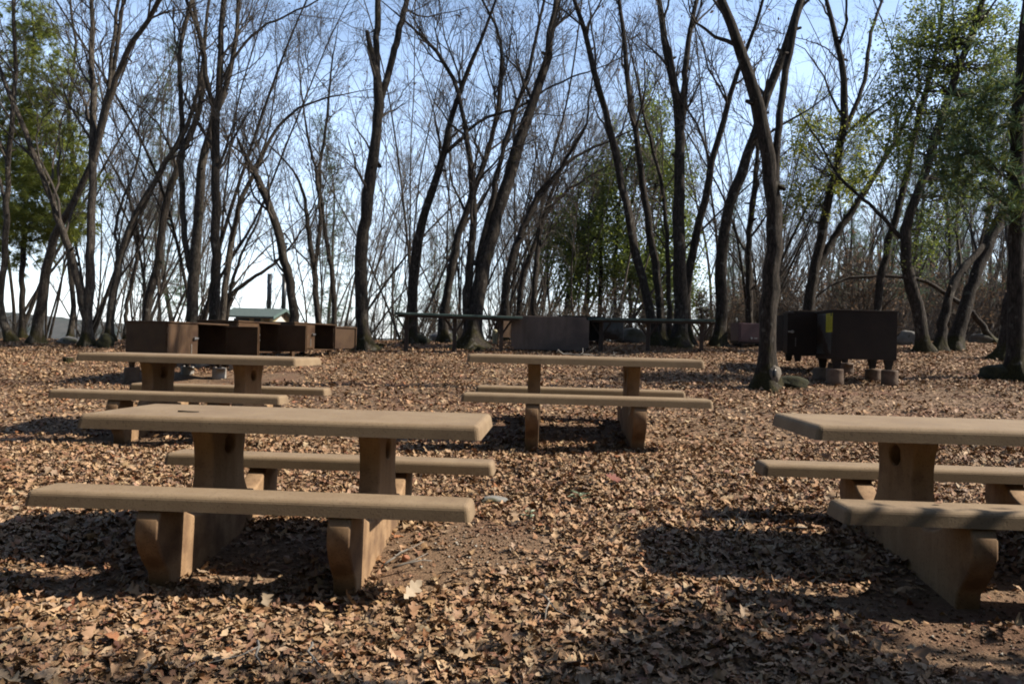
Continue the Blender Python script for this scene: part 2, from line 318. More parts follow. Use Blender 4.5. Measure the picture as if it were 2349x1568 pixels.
PAL = np.array([(.40, .265, .155), (.46, .32, .20), (.33, .205, .12), (.28, .16, .09), (.20, .115, .065), (.36, .215, .115), (.36, .27, .19), (.50, .38, .25), (.29, .13, .062), (.40, .29, .19)])
PW = np.array([.20, .13, .17, .11, .10, .08, .08, .04, .03, .06]); PW = PW / PW.sum()
def leaves(x, y, stations, size, zlo, zhi, seed):
    r = np.random.default_rng(seed); N = len(x)
    X, Wd = stations; n = len(X)
    L = r.uniform(size[0], size[1], N) * r.choice([.45, .75, 1, 1.3], N, p=[.22, .28, .38, .12])
    wsc = r.uniform(.75, 1.15, N)
    pwn = r.uniform(.55, 1.25, (N, 2 * n)); pwn = np.concatenate([np.ones((N, n)), pwn], 1)
    px = np.concatenate([X, X + 0.05 * (Wd > .2), X + 0.05 * (Wd > .2)]); pw = np.concatenate([np.zeros(n), Wd, -Wd])
    P = np.zeros((N, 3 * n, 3))
    P[..., 0] = (px[None] - .5) + r.normal(0, .018, (N, 3 * n)); P[..., 1] = pw[None] * pwn * wsc[:, None] + r.normal(0, .02, (N, 3 * n))
    k1 = r.normal(0.1, .6, N)[:, None]; k2 = r.normal(0.5, 1.1, N)[:, None]; k3 = r.normal(0, .9, N)[:, None]
    xx, ww = P[..., 0], P[..., 1]
    P[..., 2] = k1 * xx ** 2 + k2 * ww ** 2 * 1.2 + k3 * xx * ww + r.normal(0, .028, (N, 3 * n)) + 0.1 * np.abs(ww) * np.sign(k2)
    P *= L[:, None, None]
    a = r.uniform(0, 2 * np.pi, N); tx = r.normal(0, .27, N); ty = r.normal(0, .27, N)
    big = r.random(N) < .07; tx[big] *= 2.6
    def rot(P, i, j, t):
        c, s = np.cos(t)[:, None], np.sin(t)[:, None]; A, Bq = P[..., i].copy(), P[..., j].copy()
        P[..., i] = c * A - s * Bq; P[..., j] = s * A + c * Bq
    rot(P, 1, 2, tx); rot(P, 0, 2, ty); rot(P, 0, 1, a)
    zmin = P[..., 2].min(1); base = gzl(x, y) + r.uniform(zlo, zhi, N)
    P[..., 0] += x[:, None]; P[..., 1] += y[:, None]; P[..., 2] += (base - zmin * .75)[:, None]
    f = []
    for i in range(n - 1): f += [(i, i + 1, n + i + 1, n + i), (i + 1, i, 2 * n + i, 2 * n + i + 1)]
    f = np.array(f); Fc = (f[None] + (np.arange(N) * 3 * n)[:, None, None]).reshape(-1, 4)
    c = PAL[r.choice(len(PAL), N, p=PW)] * r.uniform(.74, 1.06, (N, 1)) + r.normal(0, .006, (N, 3))
    t = np.repeat(np.clip(c * np.array([1.30, 1.22, 1.12]), .02, .9), 3 * n, 0)
    return P.reshape(-1, 3), Fc, t
ST8 = (np.array([0, .13, .21, .30, .41, .47, .58, .69, .75, .87, 1.0]), np.array([.02, .12, .07, .22, .25, .11, .28, .29, .11, .15, .02]))
ST4 = (np.array([0, .35, .55, 1.0]), np.array([.05, .30, .24, .03]))
def scatter(n, y0, y1, seed):
    r = np.random.default_rng(seed); y = np.sqrt(r.uniform(y0 ** 2, y1 ** 2, n)); x = r.uniform(-1, 1, n) * (0.70 * y + 1.6)
    k = r.random(n) < dens(x, y); return x[k], y[k]
x, y = scatter(56000, 2.3, 7.2, 3)
V, F, T = leaves(x, y, ST8, (.048, .088), .0, .022, 4)
tag(link('leaf_litter', np_mesh('leaf_litter', V, F, T), M['leaf_litter']), 'carpet of curled brown oak leaves around the front tables', 'fallen leaves', kind='stuff')
x, y = scatter(90000, 2.3, 7.2, 13)
V, F, T = leaves(x, y, ST4, (.028, .07), .0, .008, 14)
tag(link('leaf_litter', np_mesh('leaf_crumbs', V, F, T), M['leaf_litter']), 'broken bits of brown leaves under the whole ones', 'fallen leaves', kind='stuff')
x, y = scatter(270000, 7.2, 24, 5)
V, F, T = leaves(x, y, ST4, (.036, .078), .0, .018, 6)
tag(link('leaf_litter', np_mesh('leaf_litter_far', V, F, T), M['leaf_litter']), 'carpet of brown oak leaves up to the tree line', 'fallen leaves', kind='stuff')
# grit and bark crumbs on the bare soil
r = np.random.default_rng(9); N = 14000
k = r.choice(len(BARE), N); bx = np.array(BARE)
x = bx[k, 0] + r.normal(0, .6, N) * bx[k, 2]; y = bx[k, 1] + r.normal(0, .6, N) * bx[k, 3]
s_ = (.0025 + .012 * r.random(N) ** 4)[:, None, None] * np.array([1, 1, .6])
tet = np.array([(1, 1, 1), (-1, -1, 1), (-1, 1, -1), (1, -1, -1)], float) * .7
P = tet[None] * s_ * r.uniform(.6, 1.4, (N, 4, 3)); P[..., 0] += x[:, None]; P[..., 1] += y[:, None]; P[..., 2] += (gzl(x, y) + .004)[:, None]
f = np.array([(0, 1, 2), (0, 3, 1), (0, 2, 3), (1, 3, 2)]); F = (f[None] + (np.arange(N) * 4)[:, None, None]).reshape(-1, 3)
c = np.array([(.25, .15, .09), (.36, .27, .19), (.16, .09, .055), (.42, .22, .12), (.4, .36, .3)])[r.choice(5, N, p=[.4, .2, .25, .07, .08])]
tag(link('soil_crumbs', np_mesh('soil_crumbs', P.reshape(-1, 3), F, np.repeat(c, 4, 0)), M['pebble']), 'small stones and bark crumbs on the bare soil', 'gravel', kind='stuff')

# ------------------------------------------------------------------ picnic tables
T_H = 0.76
def slab(L, W, top, th, fl, bev):
    b = B()
    prof = [(-L / 2, -W / 2), (L / 2, -W / 2), (L / 2, W / 2), (-L / 2, W / 2)]
    hi = [b.bm.verts.new((x, y, top)) for x, y in prof]
    lo = [b.bm.verts.new((x + fl * (1 if x > 0 else -1), y + fl * (1 if y > 0 else -1), top - th)) for x, y in prof]
    b.bm.faces.new(hi); b.bm.faces.new(lo[::-1])
    for i in range(4): b.bm.faces.new((hi[i], lo[i], lo[(i + 1) % 4], hi[(i + 1) % 4]))
    es = [e for e in b.bm.edges if max(v.co.z for v in e.verts) > top - th / 2]
    bmesh.ops.bevel(b.bm, geom=es, offset=bev, segments=4, affect='EDGES', profile=0.5)
    return b
def support_mesh(t):
    half = [(0.675, -0.14), (0.69, 0.0), (0.74, 0.055), (0.79, 0.125), (0.825, 0.205), (0.822, 0.285), (0.797, 0.338), (0.60, 0.338), (0.575, 0.315), (0.51, 0.27), (0.43, 0.238),
            (0.35, 0.232), (0.285, 0.258), (0.24, 0.32), (0.218, 0.41), (0.215, 0.49), (0.232, 0.59), (0.262, 0.655), (0.275, 0.6805)]
    pts = half + [(-a, b_) for a, b_ in half[::-1]]
    cu = bpy.data.curves.new('support', 'CURVE'); cu.dimensions = '2D'; cu.fill_mode = 'BOTH'
    s = cu.splines.new('POLY'); s.points.add(len(pts) - 1); s.use_cyclic_u = True
    for i, (a, b_) in enumerate(pts): s.points[i].co = (a, b_, 0, 1)
    s = cu.splines.new('POLY'); s.points.add(23); s.use_cyclic_u = True
    for i in range(24):
        q = 2 * math.pi * i / 24; s.points[i].co = (.068 * math.cos(q), .57 + .058 * math.sin(q), 0, 1)
    cu.extrude = t / 2 - .012; cu.bevel_depth = .012; cu.bevel_resolution = 1; cu.offset = -.012
    o = bpy.data.objects.new('tmp', cu); col.objects.link(o)
    me = bpy.data.meshes.new_from_object(o.evaluated_get(bpy.context.evaluated_depsgraph_get()))
    bpy.data.objects.remove(o); bpy.data.curves.remove(cu)
    me.transform(Matrix(((0, 0, 1, 0), (1, 0, 0, 0), (0, 1, 0, 0), (0, 0, 0, 1))))   # curve x -> y, y -> z, z -> x
    bm = bmesh.new(); bm.from_mesh(me)
    c = [bm.verts.new((0, .075 * math.cos(2 * math.pi * i / 24), .57 + .065 * math.sin(2 * math.pi * i / 24))) for i in range(24)]
    bm.faces.new(c); bmesh.ops.recalc_face_normals(bm, faces=bm.faces); bm.to_mesh(me); bm.free(); me.name = 'support'; me.materials.clear()
    return me
sup = support_mesh(.118)
def make_table(label, loc, rz):
    t = thing('picnic_table', label, 'picnic table', loc, rz, 'tan concrete picnic tables')
    slab(2.196, .798, T_H, .079, .0125, .028).done('tabletop', M['concrete'], t, smooth=False)
    for s in (-1, 1):
        b = slab(2.197, .234, .4164, .0775, .0125, .026); o = b.done('bench', M['concrete'], t); o.location = (0, s * .6846, 0)
        o2 = link('support', sup, None if sup.materials else M['concrete_leg'], t); o2.location = (s * .4744, 0, 0)
    return t
make_table('tan concrete picnic table in front at left with a twig on its top', (-1.239, 4.577, 0.0), -.055)
make_table('tan concrete picnic table in front at right, cut off by the frame', (2.714, 4.367, .058), -.048)
make_table('tan concrete picnic table in the middle carrying a thin dead branch', (.704, 7.623, .352), -.048)
make_table('tan concrete picnic table before the left brown lockers and concrete piers', (-3.159, 7.959, .267), -.061)

# ------------------------------------------------------------------ steel food lockers
def locker(label, corner_px, y, corner, rz, W, D, H, leg, left=0, right=0, mb='brown_steel', md='brown_steel', group=None, sticker=False, inner='dark_steel', legw=.09):
    """corner: which local (x, y) top corner sits at the given place; left / right: door angles in degrees, None = no door"""
    top = atd(corner_px[0], corner_px[1], y)
    c, s = math.cos(rz), math.sin(rz); lx, ly = corner[0] * W / 2, corner[1] * D / 2
    ox, oy = top[0] - (c * lx - s * ly), top[1] - (s * lx + c * ly)
    z0 = top[2] - H - leg
    t = thing('food_locker', label, 'locker', (ox, oy, z0), rz, group)
    th = .022; b = B()
    b.box((0, 0, leg + th / 2), (W, D, th)); b.box((0, -.012, leg + H - th / 2), (W + .03, D + .05, th), .004)
    b.box((-W / 2 + th / 2, 0, leg + H / 2), (th, D, H - 2 * th)); b.box((W / 2 - th / 2, 0, leg + H / 2), (th, D, H - 2 * th))
    b.box((0, D / 2 - th / 2, leg + H / 2), (W - 2 * th, th, H - 2 * th)); b.box((0, -D / 2 + .03, leg + H / 2), (.04, .04, H - 2 * th))
    b.done('body', M[mb], t)
    for sx in (-1, 1):
        for sy in (-1, 1):
            b = B(); x_, y_ = sx * (W / 2 - legw / 2 - .02), sy * (D / 2 - .06)
            vs_ = b.box((0, 0, leg / 2), (legw, .05, leg - .001))
            for v in vs_:
                if v.co.z < leg / 2: v.co.x *= .55
            b.done('leg', M[mb], t).location = (x_, y_, 0)
    for sgn, ang in ((-1, left), (1, right)):
        if ang is None: continue
        dw, dh = W / 2 - .03, H - 2 * th - .02
        d = B()
        d.box((-sgn * dw / 2, -.009, 0), (dw, .018, dh), .003)
        for zz in (-dh / 2 + .015, dh / 2 - .015): d.box((-sgn * dw / 2, .011, zz), (dw - .05, .022, .02))
        for xx in (.02, dw - .02): d.box((-sgn * xx, .0115, 0), (.02, .023, dh - .004))
        for zz in (-dh * .3, dh * .3): d.tube([(sgn * .006, -.012, zz - .04), (sgn * .006, -.012, zz + .04)], .012, 8)
        o = d.done('door', M[md], t); o.location = (sgn * (W / 2 - .012), -D / 2 - .004, leg + H / 2)
        o.rotation_euler = (0, 0, R(sgn * ang))
        h = B(); xk = -sgn * (dw - .07)
        h.tube([(xk, -.018, .04), (xk, -.05, .04)], .022, 12); h.box((xk - sgn * .03, -.045, .04), (.07, .012, .022), .004)
        h.done('handle', M['chrome'], o)
        h = B()
        for q in range(8): h.box((xk + sgn * .05, -.024, -.05 - q * .017), (.018 if q % 2 else .007, .008, .018), .003)
        h.done('chain', M['dead_twig'], o)
    return t, (ox, oy, z0)
GL = 'brown food lockers at the left'; GR = 'dark food lockers at the right'; GC = 'dark food lockers behind the counters'
def piers(orig, rz, W, D, rad, mname, labels, grp, skip=()):
    c, s = math.cos(rz), math.sin(rz); k = 0
    for sx in (-1, 1):
        for sy in (-1, 1):
            lx, ly = sx * (W / 2 - .065), sy * (D / 2 - .06)
            x_, y_ = orig[0] + c * lx - s * ly, orig[1] + s * lx + c * ly; zg = float(gz(x_, y_)) - .06
            lab = labels[k]; k += 1
            if lab is None: continue
            b = B(); h = orig[2] - zg; rr = rad * random.uniform(.94, 1.06)
            b.tube([(0, 0, 0), (0, 0, h * .45), (.004, 0, h * .9), (0, 0, h - .008), (0, 0, h - .001)], [rr * 1.03, rr, rr * 1.0, rr * .99, rr * .93], 28)
            o = b.done('concrete_pier', M[mname], None, smooth=False); o.location = (x_, y_, zg); o.rotation_euler = (0, 0, random.random() * 6)
            for p in o.data.polygons: p.use_smooth = abs(p.normal.z) < .5
            tag(o, lab, 'concrete pier', grp)
a1 = R(90 - 22)
t1, o1 = locker('nearest brown food locker at left, one door shut and one swung open', (381, 736), 11.0, (-1, -1), a1, 1.2, .76, .55, .13, 0, 100, group=GL)
piers(o1, a1, 1.2, .76, .105, 'pier', ['pale pier under the near inner corner of the first left locker', 'brown stained pier under the outer near leg of the first left locker', 'white pier in sun under the far front of the first left locker', 'shaded pier under the far rear leg of the first left locker'], 'piers under the left lockers')
t2, o2 = locker('second brown food locker at left, with its chain hanging beside an open door', (544, 734.5), 12.7, (-1, -1), R(90 - 16), 1.2, .76, .53, .13, 0, 92, group=GL)
piers(o2, R(90 - 16), 1.2, .76, .105, 'pier', ['pale pier below the second left locker, just past the white one', 'pale pier below the second left locker, nearer the first locker', None, None], 'piers under the left lockers')
t3, o3 = locker('third brown food locker at left, its open door lit by the sun', (673, 738), 13.9, (-1, -1), R(90 - 24), 1.2, .76, .5, .16, 0, 168, group=GL)
t3b, o3b = locker('low brown food locker half hidden between second and third at left', (640, 739), 15.2, (-1, -1), R(90 - 20), 1.2, .76, .5, .16, 0, 0, group=GL)
# right cluster
tr, orr = locker('large dark food locker at right showing its blank back and yellow notice', (1912, 709.5), 11.0, (1, 1), R(180), .91, .62, .70, .14, 0, 172, 'dark_steel', 'dark_steel', GR, legw=.13)
piers(orr, R(180), .91, .62, .118, 'pier_brown', ['sunlit pale pier behind the right front leg of the large locker', 'round brown pier under the right front leg of the large dark locker', 'shadowed pier under the far left leg of the large locker', 'square looking stained pier under the near left leg of the large locker'], 'piers under the right lockers')
tr2, orr2 = locker('dark food locker just behind the large one, sunlit brown lid and notice', (1822, 714), 12.4, (1, 1), R(176), .91, .62, .66, .14, 0, 112, 'dark_steel', 'dark_steel', GR, legw=.13)
piers(orr2, R(176), .91, .62, .11, 'pier_brown', ['far pier seen between the legs of the large dark locker', 'low pier under the second dark locker, beside the far one', None, None], 'piers under the right lockers')
# yellow notices (on the end panels)
def notice(parent, W, D, H, leg, wide, high, yoff):
    b = B(); b.box((0, 0, 0), (.003, wide, high)); o = b.done('notice', M['yellow'], parent)
    o.location = (W / 2 + .0035, yoff, leg + H - high / 2 - .05)
    b = B(); b.tube([(.0005, wide * .3, high * .42), (.003, wide * .3, high * .42)], wide * .11, 10)
    for k in range(11): b.box((.0022, random.uniform(-.01, .01), high * (.30 - .065 * k)), (.0018, wide * random.uniform(.6, .8), high * .012))
    b.box((.0022, -wide * .12, high * .42), (.0018, wide * .42, high * .025)); b.done('print', M['ink'], o)
notice(tr, .91, .62, .70, .14, .22, .27, .18)
notice(tr2, .91, .62, .66, .14, .30, .12, .14)
b = B(); b.box((0, 0, 0), (.004, .52, .58), .001); o = b.done('end_panel', M['worn_steel'], tr); o.location = (.91 / 2 + .001, 0, .14 + .36)
b = B(); b.box((0, -.02, 0), (.90, .64, .02), .004); o = b.done('lid', M['brown_steel'], tr2); o.location = (0, 0, .14 + .66 + .012)
# lockers behind the counters
locker('dark open food locker behind the grey cabinet, left one of the pair', (1187, 722.5), 17.3, (-1, -1), R(-1), .93, .6, .54, .14, 150, None, 'dark_steel', 'brown_steel', GC)
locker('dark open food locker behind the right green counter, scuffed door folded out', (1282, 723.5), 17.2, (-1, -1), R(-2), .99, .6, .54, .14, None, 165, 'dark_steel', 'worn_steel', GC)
# grey cabinet with rounded corners
p = atd(1262, 770, 15.55)
t = thing('grey_cabinet', 'dark grey stained steel cabinet with rounded corners between the green counters', 'cabinet', (p[0], p[1] + .2, float(gz(p[0], 15.6)) + .02), R(-1))
b = B(); vs_ = b.box((0, 0, .35), (1.56, .42, .68))
es = [e for e in b.bm.edges if abs(e.verts[0].co.y - e.verts[1].co.y) > .3]
bmesh.ops.bevel(b.bm, geom=es, offset=.06, segments=5, affect='EDGES'); b.done('body', M['grey_panel'], t, bevel=.008)
b = B(); b.box((0, .222, .36), (1.35, .02, .52), .004); b.done('rear_door', M['grey_panel'], t)
for s in (-1, 1):
    b = B(); b.box((s * .6, 0, -.02), (.1, .3, .06)); b.done('foot', M['post_steel'], t)

# ------------------------------------------------------------------ green counters
def counter(label, a, b_, za, zb, posts, wid=.42):
    A, Bv = Vector(a), Vector(b_); d = (Bv - A); L = d.length; rz = math.atan2(d.y, d.x)
    t = thing('serving_counter', label, 'counter table', ((A.x + Bv.x) / 2, (A.y + Bv.y) / 2, (za + zb) / 2), rz, 'long green topped counters')
    tilt = math.atan2(zb - za, L)
    rot = Matrix.Rotation(-tilt, 4, 'Y')
    bb = B(); bb.box((0, 0, 0), (L, wid, .045), .008, rot); bb.done('counter_top', M['green_top'], t)
    bb = B()
    for s in (-1, 1): bb.box((0, s * (wid / 2 - .05), -.04), (L * .94, .04, .035), 0, rot)
    bb.done('rail', M['post_steel'], t)
    for f in posts:
        x_ = (f - .5) * L; wx, wy = A.x + d.x * f, A.y + d.y * f; zg = float(gz(wx, wy)) - .05 - (za + zb) / 2; zt = x_ / L * (zb - za) - .022
        bb = B(); bb.box((x_, 0, (zg + zt) / 2), (.078, .078, zt - zg - .03)); bb.done('post', M['post_steel'], t)
        bb = B()
        for s in (-1, 1): bb.tube([(x_ + s * .02, 0, zt - .30), (x_ + s * .19, 0, zt - .045)], .022, 6)
        bb.box((x_, 0, zt - .03), (.42, .03, .03)); bb.done('brace', M['post_steel'], t)
pa, pb = atd(907, 719, 15.4), atd(1197, 729.5, 15.5)
counter('long green topped counter running left from the grey cabinet', pa[:2].tolist() + [0], pb[:2].tolist() + [0], pa[2], pb[2], (.09, .47, .84))
pa, pb = atd(1352, 732, 15.9), atd(1640, 736, 15.3)
counter('long green topped counter running right from the grey cabinet', pa[:2].tolist() + [0], pb[:2].tolist() + [0], pa[2], pb[2], (.10, .48, .90))

# ------------------------------------------------------------------ small things at the back
p = atd(1135, 785, 17.6); zg = float(gz(p[0], p[1]))
t = thing('bollard', 'short cream bollard standing left of the grey cabinet', 'bollard', (p[0], p[1], zg))
b = B(); b.tube([(0, 0, -.05), (0, 0, .27)], .062, 20); b.done('post', M['cream'], t, smooth=False)
b = B(); b.tube([(0, 0, .271), (0, 0, .29), (0, 0, .315), (0, 0, .325)], [.066, .066, .05, .02], 20); b.done('cap', M['cream'], t, smooth=True)
def rock(label, px, py, y, sx, sy, sz, m, cat='boulder', name='boulder', seed=0, sink=.25, group='boulders at the tree line'):
    p = atd(px, py, y); r_ = random.Random(seed); b = B(); bmesh.ops.create_icosphere(b.bm, subdivisions=3, radius=1)
    ph = [r_.uniform(0, 6) for _ in range(6)]
    for v in b.bm.verts:
        c = v.co; k = 1 + .16 * math.sin(2.1 * c.x + ph[0]) * math.sin(2.7 * c.y + ph[1]) + .09 * math.sin(5 * c.z + ph[2] + 3 * c.x) + .05 * math.sin(9 * c.x + ph[3]) * math.sin(8 * c.y + ph[4])
        v.co = Vector((c.x * sx * k, c.y * sy * k, c.z * sz * k))
    o = b.done(name, m, None, smooth=True); o.location = (p[0], p[1], float(gz(p[0], p[1])) + sz * (1 - sink) - sz * .35); o.rotation_euler = (0, 0, r_.uniform(-.4, .4))
    return tag(o, label, cat, group)
rock('pale sunlit boulder right of the large dark locker', 2087, 787, 17.4, .27, .3, .24, M['rock'], seed=1)
rock('low mossy boulder at the far right of the clearing', 2255, 790, 18.2, .36, .3, .17, M['mossrock'], seed=2)
rock('wide mossy boulder beyond the right green counter', 1445, 785, 18.4, .42, .35, .24, M['mossrock'], seed=3)
rock('grey boulder under the left green counter, behind the big leaning oak', 1018, 783, 18.3, .34, .3, .20, M['rock'], seed=4)
rock('moss covered mound at the foot of an oak behind the left counter', 955, 782, 17.2, .26, .25, .17, M['moss'], 'mossy mound', 'mossy_mound', 5)
rock('mossy burl beside the twin trunked oak at left', 243, 784, 16.2, .16, .2, .19, M['moss'], 'mossy mound', 'mossy_mound', 6)
rock('low pale rock left of the brown lockers', 158, 785, 17.2, .28, .2, .10, M['rock'], seed=7)
def stump(label, px, py, rad, h, lean=0, tilt=0):
    p = ground_at(px, py); t = thing('tree_stump', label, 'stump', (p[0], p[1], p[2] - .03), random.random() * 6, 'cut stumps')
    b = B(); b.tube([(0, 0, -.05), (0, 0, .03), (.01, 0, h * .5), (.015, 0, h)], [rad * 1.35, rad * 1.15, rad, rad * .97], 16); b.done('trunk', M['bark_pale'], t)
    b = B(); b.tube([(.015, 0, h + .001), (.015, 0, h + .006)], rad * .93, 16); b.done('cut_face', M['cutwood'], t); t.rotation_euler.x = tilt
stump('short grey stump left of the rear left table', 157, 836, .085, .15)
stump('low broken stump left of the left green counter', 868, 800, .12, .14)

# maroon cabinet and green bin behind the front oak
p = atd(1726, 786, 16.6); zg = float(gz(p[0], p[1]))
t = thing('maroon_cabinet', 'low maroon steel cabinet left of the front oak trunk', 'cabinet', (p[0], p[1], zg), R(3))
b = B(); b.box((0, .25, .32), (.62, .5, .40), .006); b.done('body', M['maroon'], t)
b = B(); b.box((0, .25, .11), (.64, .48, .06)); b.done('base', M['dark_steel'], t)
b = B(); b.box((.012, -.009, .33), (.56, .016, .36), .003); b.done('door', M['maroon'], t)
h = B(); h.tube([(-.04, -.018, .20), (-.04, -.06, .20)], .022, 10); h.box((.06, -.03, .20), (.06, .02, .02)); h.done('handle', M['chrome'], t)
for s in (-1, 1):
    b = B(); b.box((s * .25, .25, .03), (.06, .4, .12)); b.done('leg', M['dark_steel'], t)
p = atd(1790, 786, 16.9); zg = float(gz(p[0], p[1]))
t = thing('storage_bin', 'dark green bin with a lid coloured as sunlit between oak trunk and dark lockers', 'bin', (p[0], p[1], zg), R(2))
b = B(); b.box((0, .25, .26), (.5, .46, .36), .02); b.done('body', M['green_bin'], t)
b = B(); b.box((0, .23, .50), (.53, .52, .09), .012); b.done('lid', M['lit_lid'], t)
for s in (-1, 1):
    b = B(); b.box((s * .18, .25, .035), (.05, .38, .10)); b.done('leg', M['dark_steel'], t)
p = atd(2080, 768, 18.5); zg = float(gz(p[0], p[1]))
t = thing('small_bench', 'thin dark bench end showing right of the large dark locker', 'bench', (p[0] - .1, p[1], zg), 0)
b = B(); b.box((0, 0, .36), (1.0, .25, .03), .004); b.done('seat', M['post_steel'], t)
for s in (-1, 1):
    b = B(); b.box((s * .42, 0, .16), (.04, .04, .365)); b.done('leg', M['post_steel'], t)

# ------------------------------------------------------------------ toilet building beyond the crest
Dm = 50.0
el, er = atd(503, 723, Dm - 1.2), atd(626, 727, Dm - 1.2); rl = atd(545, 705.5, Dm + 1.6)
zb_ = float(gz(el[0], Dm)) - .3; bx0, bx1 = el[0], er[0]; Lr = bx1 - bx0; mid = (bx0 + bx1) / 2
t = thing('toilet_building', 'small tan toilet building with green shingled roof behind the left lockers', 'building', (mid, Dm, zb_))
ze, zr = el[2] - zb_, rl[2] - zb_; y0, y1, y2 = -1.2, 1.6, 4.4
b = B()
for dz in (0,):
    b.prism([(y0, ze), (y1, zr), (y2, ze), (y2, ze - .1), (y1, zr - .1), (y0, ze - .1)], -Lr / 2, Lr / 2)
rf = b.done('roof', M['shingle'], t)
b = B()
for sx in (-1, 1):
    for (ya, za, yb, zb2) in ((y0, ze, y1, zr), (y1, zr, y2, ze)):
        b.prism([(ya, za + .02), (yb, zb2 + .02), (yb, zb2 - .17), (ya, za - .17)], sx * (Lr / 2 + .003), sx * (Lr / 2 + .05))
b.done('fascia', M['fascia'], rf)
b = B(); xw0, xw1 = -Lr / 2 + .85, Lr / 2 - .35
b.prism([(y0 + .5, 0), (y0 + .5, ze + .08), (y1, zr - .11), (y2 - .5, ze + .08), (y2 - .5, 0)], xw0, xw1); b.done('wall', M['tan_wall'], t)
for xx, ww in ((-.15, 1.0), (.95, .62)):
    b = B(); b.box((xx - .3, y0 + .495, ze - .28), (ww, .03, .3)); b.done('window', M['dark_glass'], t)
b = B(); b.prism([(y0 + .9, ze - .5), (y1, ze + .15), (y2 - .9, ze - .5)], xw1 + .003, xw1 + .03); b.done('gable_panel', M['white_trim'], t)
for xx in (-Lr / 2 + .25, Lr / 2 - .75):
    b = B(); b.box((xx, y0 + .25, (ze - .11) / 2), (.14, .14, ze - .13)); b.done('post', M['tan_wall'], t)
for px in (618.8, 652.5):
    q = atd(px, 627.7, Dm + 2.5); zt = q[2] - zb_
    b = B(); b.tube([(q[0] - mid, 2.5, zr - .6), (q[0] - mid, 2.5, zt - .05)], .155, 20); o = b.done('vent_pipe', M['black_pipe'], t)
    for pq in o.data.polygons: pq.use_smooth = abs(pq.normal.z) < .5
    b = B(); b.tube([(q[0] - mid, 2.5, zt - .049), (q[0] - mid, 2.5, zt)], .172, 20); b.done('cap', M['black_pipe'], o)

# ------------------------------------------------------------------ trees
def norm(v): return v / (np.linalg.norm(v, axis=-1, keepdims=True) + 1e-9)
def tubes(P, Rd, S, rough=0.0, seed=0, foot=None):
    """P (N, n, 3), Rd (N, n): returns verts, quads of N tubes with S sides"""
    N, n, _ = P.shape
    T = np.empty_like(P); T[:, 1:-1] = P[:, 2:] - P[:, :-2]; T[:, 0] = P[:, 1] - P[:, 0]; T[:, -1] = P[:, -1] - P[:, -2]
    T = norm(T); m = norm(T.mean(1))
    ref = np.where(np.abs(m[:, 2:3]) > .8, np.array([[1., .13, 0]]), np.array([[.1, .2, 1.]]))[:, None, :]
    A = norm(np.cross(T, ref)); Bq = np.cross(T, A)
    q = 2 * np.pi * np.arange(S) / S
    rr = Rd[:, :, None] * np.ones(S)
    if rough:
        r = np.random.default_rng(seed)
        nz = r.normal(0, 1, (N, n, S)); nz = (nz + np.roll(nz, 1, 2) + np.roll(nz, -1, 2)) / 1.7
        nz[:, 1:-1] = (nz[:, 1:-1] * 2 + nz[:, 2:] + nz[:, :-2]) / 2.6
        rr = rr * (1 + rough * nz)
        if foot is not None:                                       # buttress roots
            ph = r.uniform(0, 6, (N, 1, 1)); h = np.maximum(P[:, :, 2:] - foot, 0)
            rr = rr * (1 + np.exp(-h / .13) * (.26 * np.maximum(np.sin(5 * q + ph), -.3) + .20 * np.maximum(np.sin(3 * q + 2 * ph), -.3)))
    V = P[:, :, None, :] + rr[..., None] * (A[:, :, None, :] * np.cos(q)[None, None, :, None] + Bq[:, :, None, :] * np.sin(q)[None, None, :, None])
    i = np.arange(n - 1)[:, None] * S; k = np.arange(S)[None]; k2 = (k + 1) % S
    f = np.stack([i + k, i + k2, i + S + k2, i + S + k], -1).reshape(-1, 4)
    F = (f[None] + (np.arange(N) * n * S)[:, None, None]).reshape(-1, 4)
    return V.reshape(-1, 3), F
def cat(parts):
    Vs, Fs, o = [], [], 0
    for V, F in parts:
        Vs.append(V); Fs.append(F + o); o += len(V)
    return np.concatenate(Vs), np.concatenate(Fs)
def grow(P, Rd, n_each, t0, t1, lr, ang, npts, r_f, r_max, r_tip, r, wander=.16, up=.10, taper=1.0, warp=1.0):
    """children along parents. P (N, n, 3)"""
    N, n, _ = P.shape
    pi = np.repeat(np.arange(N), n_each); Mn = len(pi)
    if Mn == 0: return np.zeros((0, npts, 3)), np.zeros((0, npts))
    t = r.uniform(t0, t1, Mn) ** warp * (n - 1); i = np.minimum(t.astype(int), n - 2); f = (t - i)[:, None]
    p0 = P[pi, i] * (1 - f) + P[pi, i + 1] * f; T = norm(P[pi, i + 1] - P[pi, i]); rp = Rd[pi, i] * (1 - f[:, 0]) + Rd[pi, i + 1] * f[:, 0]
    a = r.uniform(ang[0], ang[1], Mn)[:, None]; q = norm(np.cross(T, r.normal(0, 1, (Mn, 3))))
    d = norm(T * np.cos(a) + q * np.sin(a)); d[:, 2] += up * 1.5; d = norm(d)
    L = r.uniform(lr[0], lr[1], Mn) * (1.15 - .55 * (t / (n - 1) - t0) / max(t1 - t0, 1e-6)) * taper
    out = np.empty((Mn, npts, 3)); out[:, 0] = p0; st = (L / (npts - 1))[:, None]
    for k in range(1, npts):
        out[:, k] = out[:, k - 1] + d * st
        d = d + r.normal(0, wander, (Mn, 3)); d[:, 2] += up; d = norm(d)
    r0 = np.clip(rp * r_f, r_tip * 1.2, r_max)
    Rr = r0[:, None] + (r_tip - r0[:, None]) * (np.linspace(0, 1, npts)[None] ** .8)
    return out, Rr
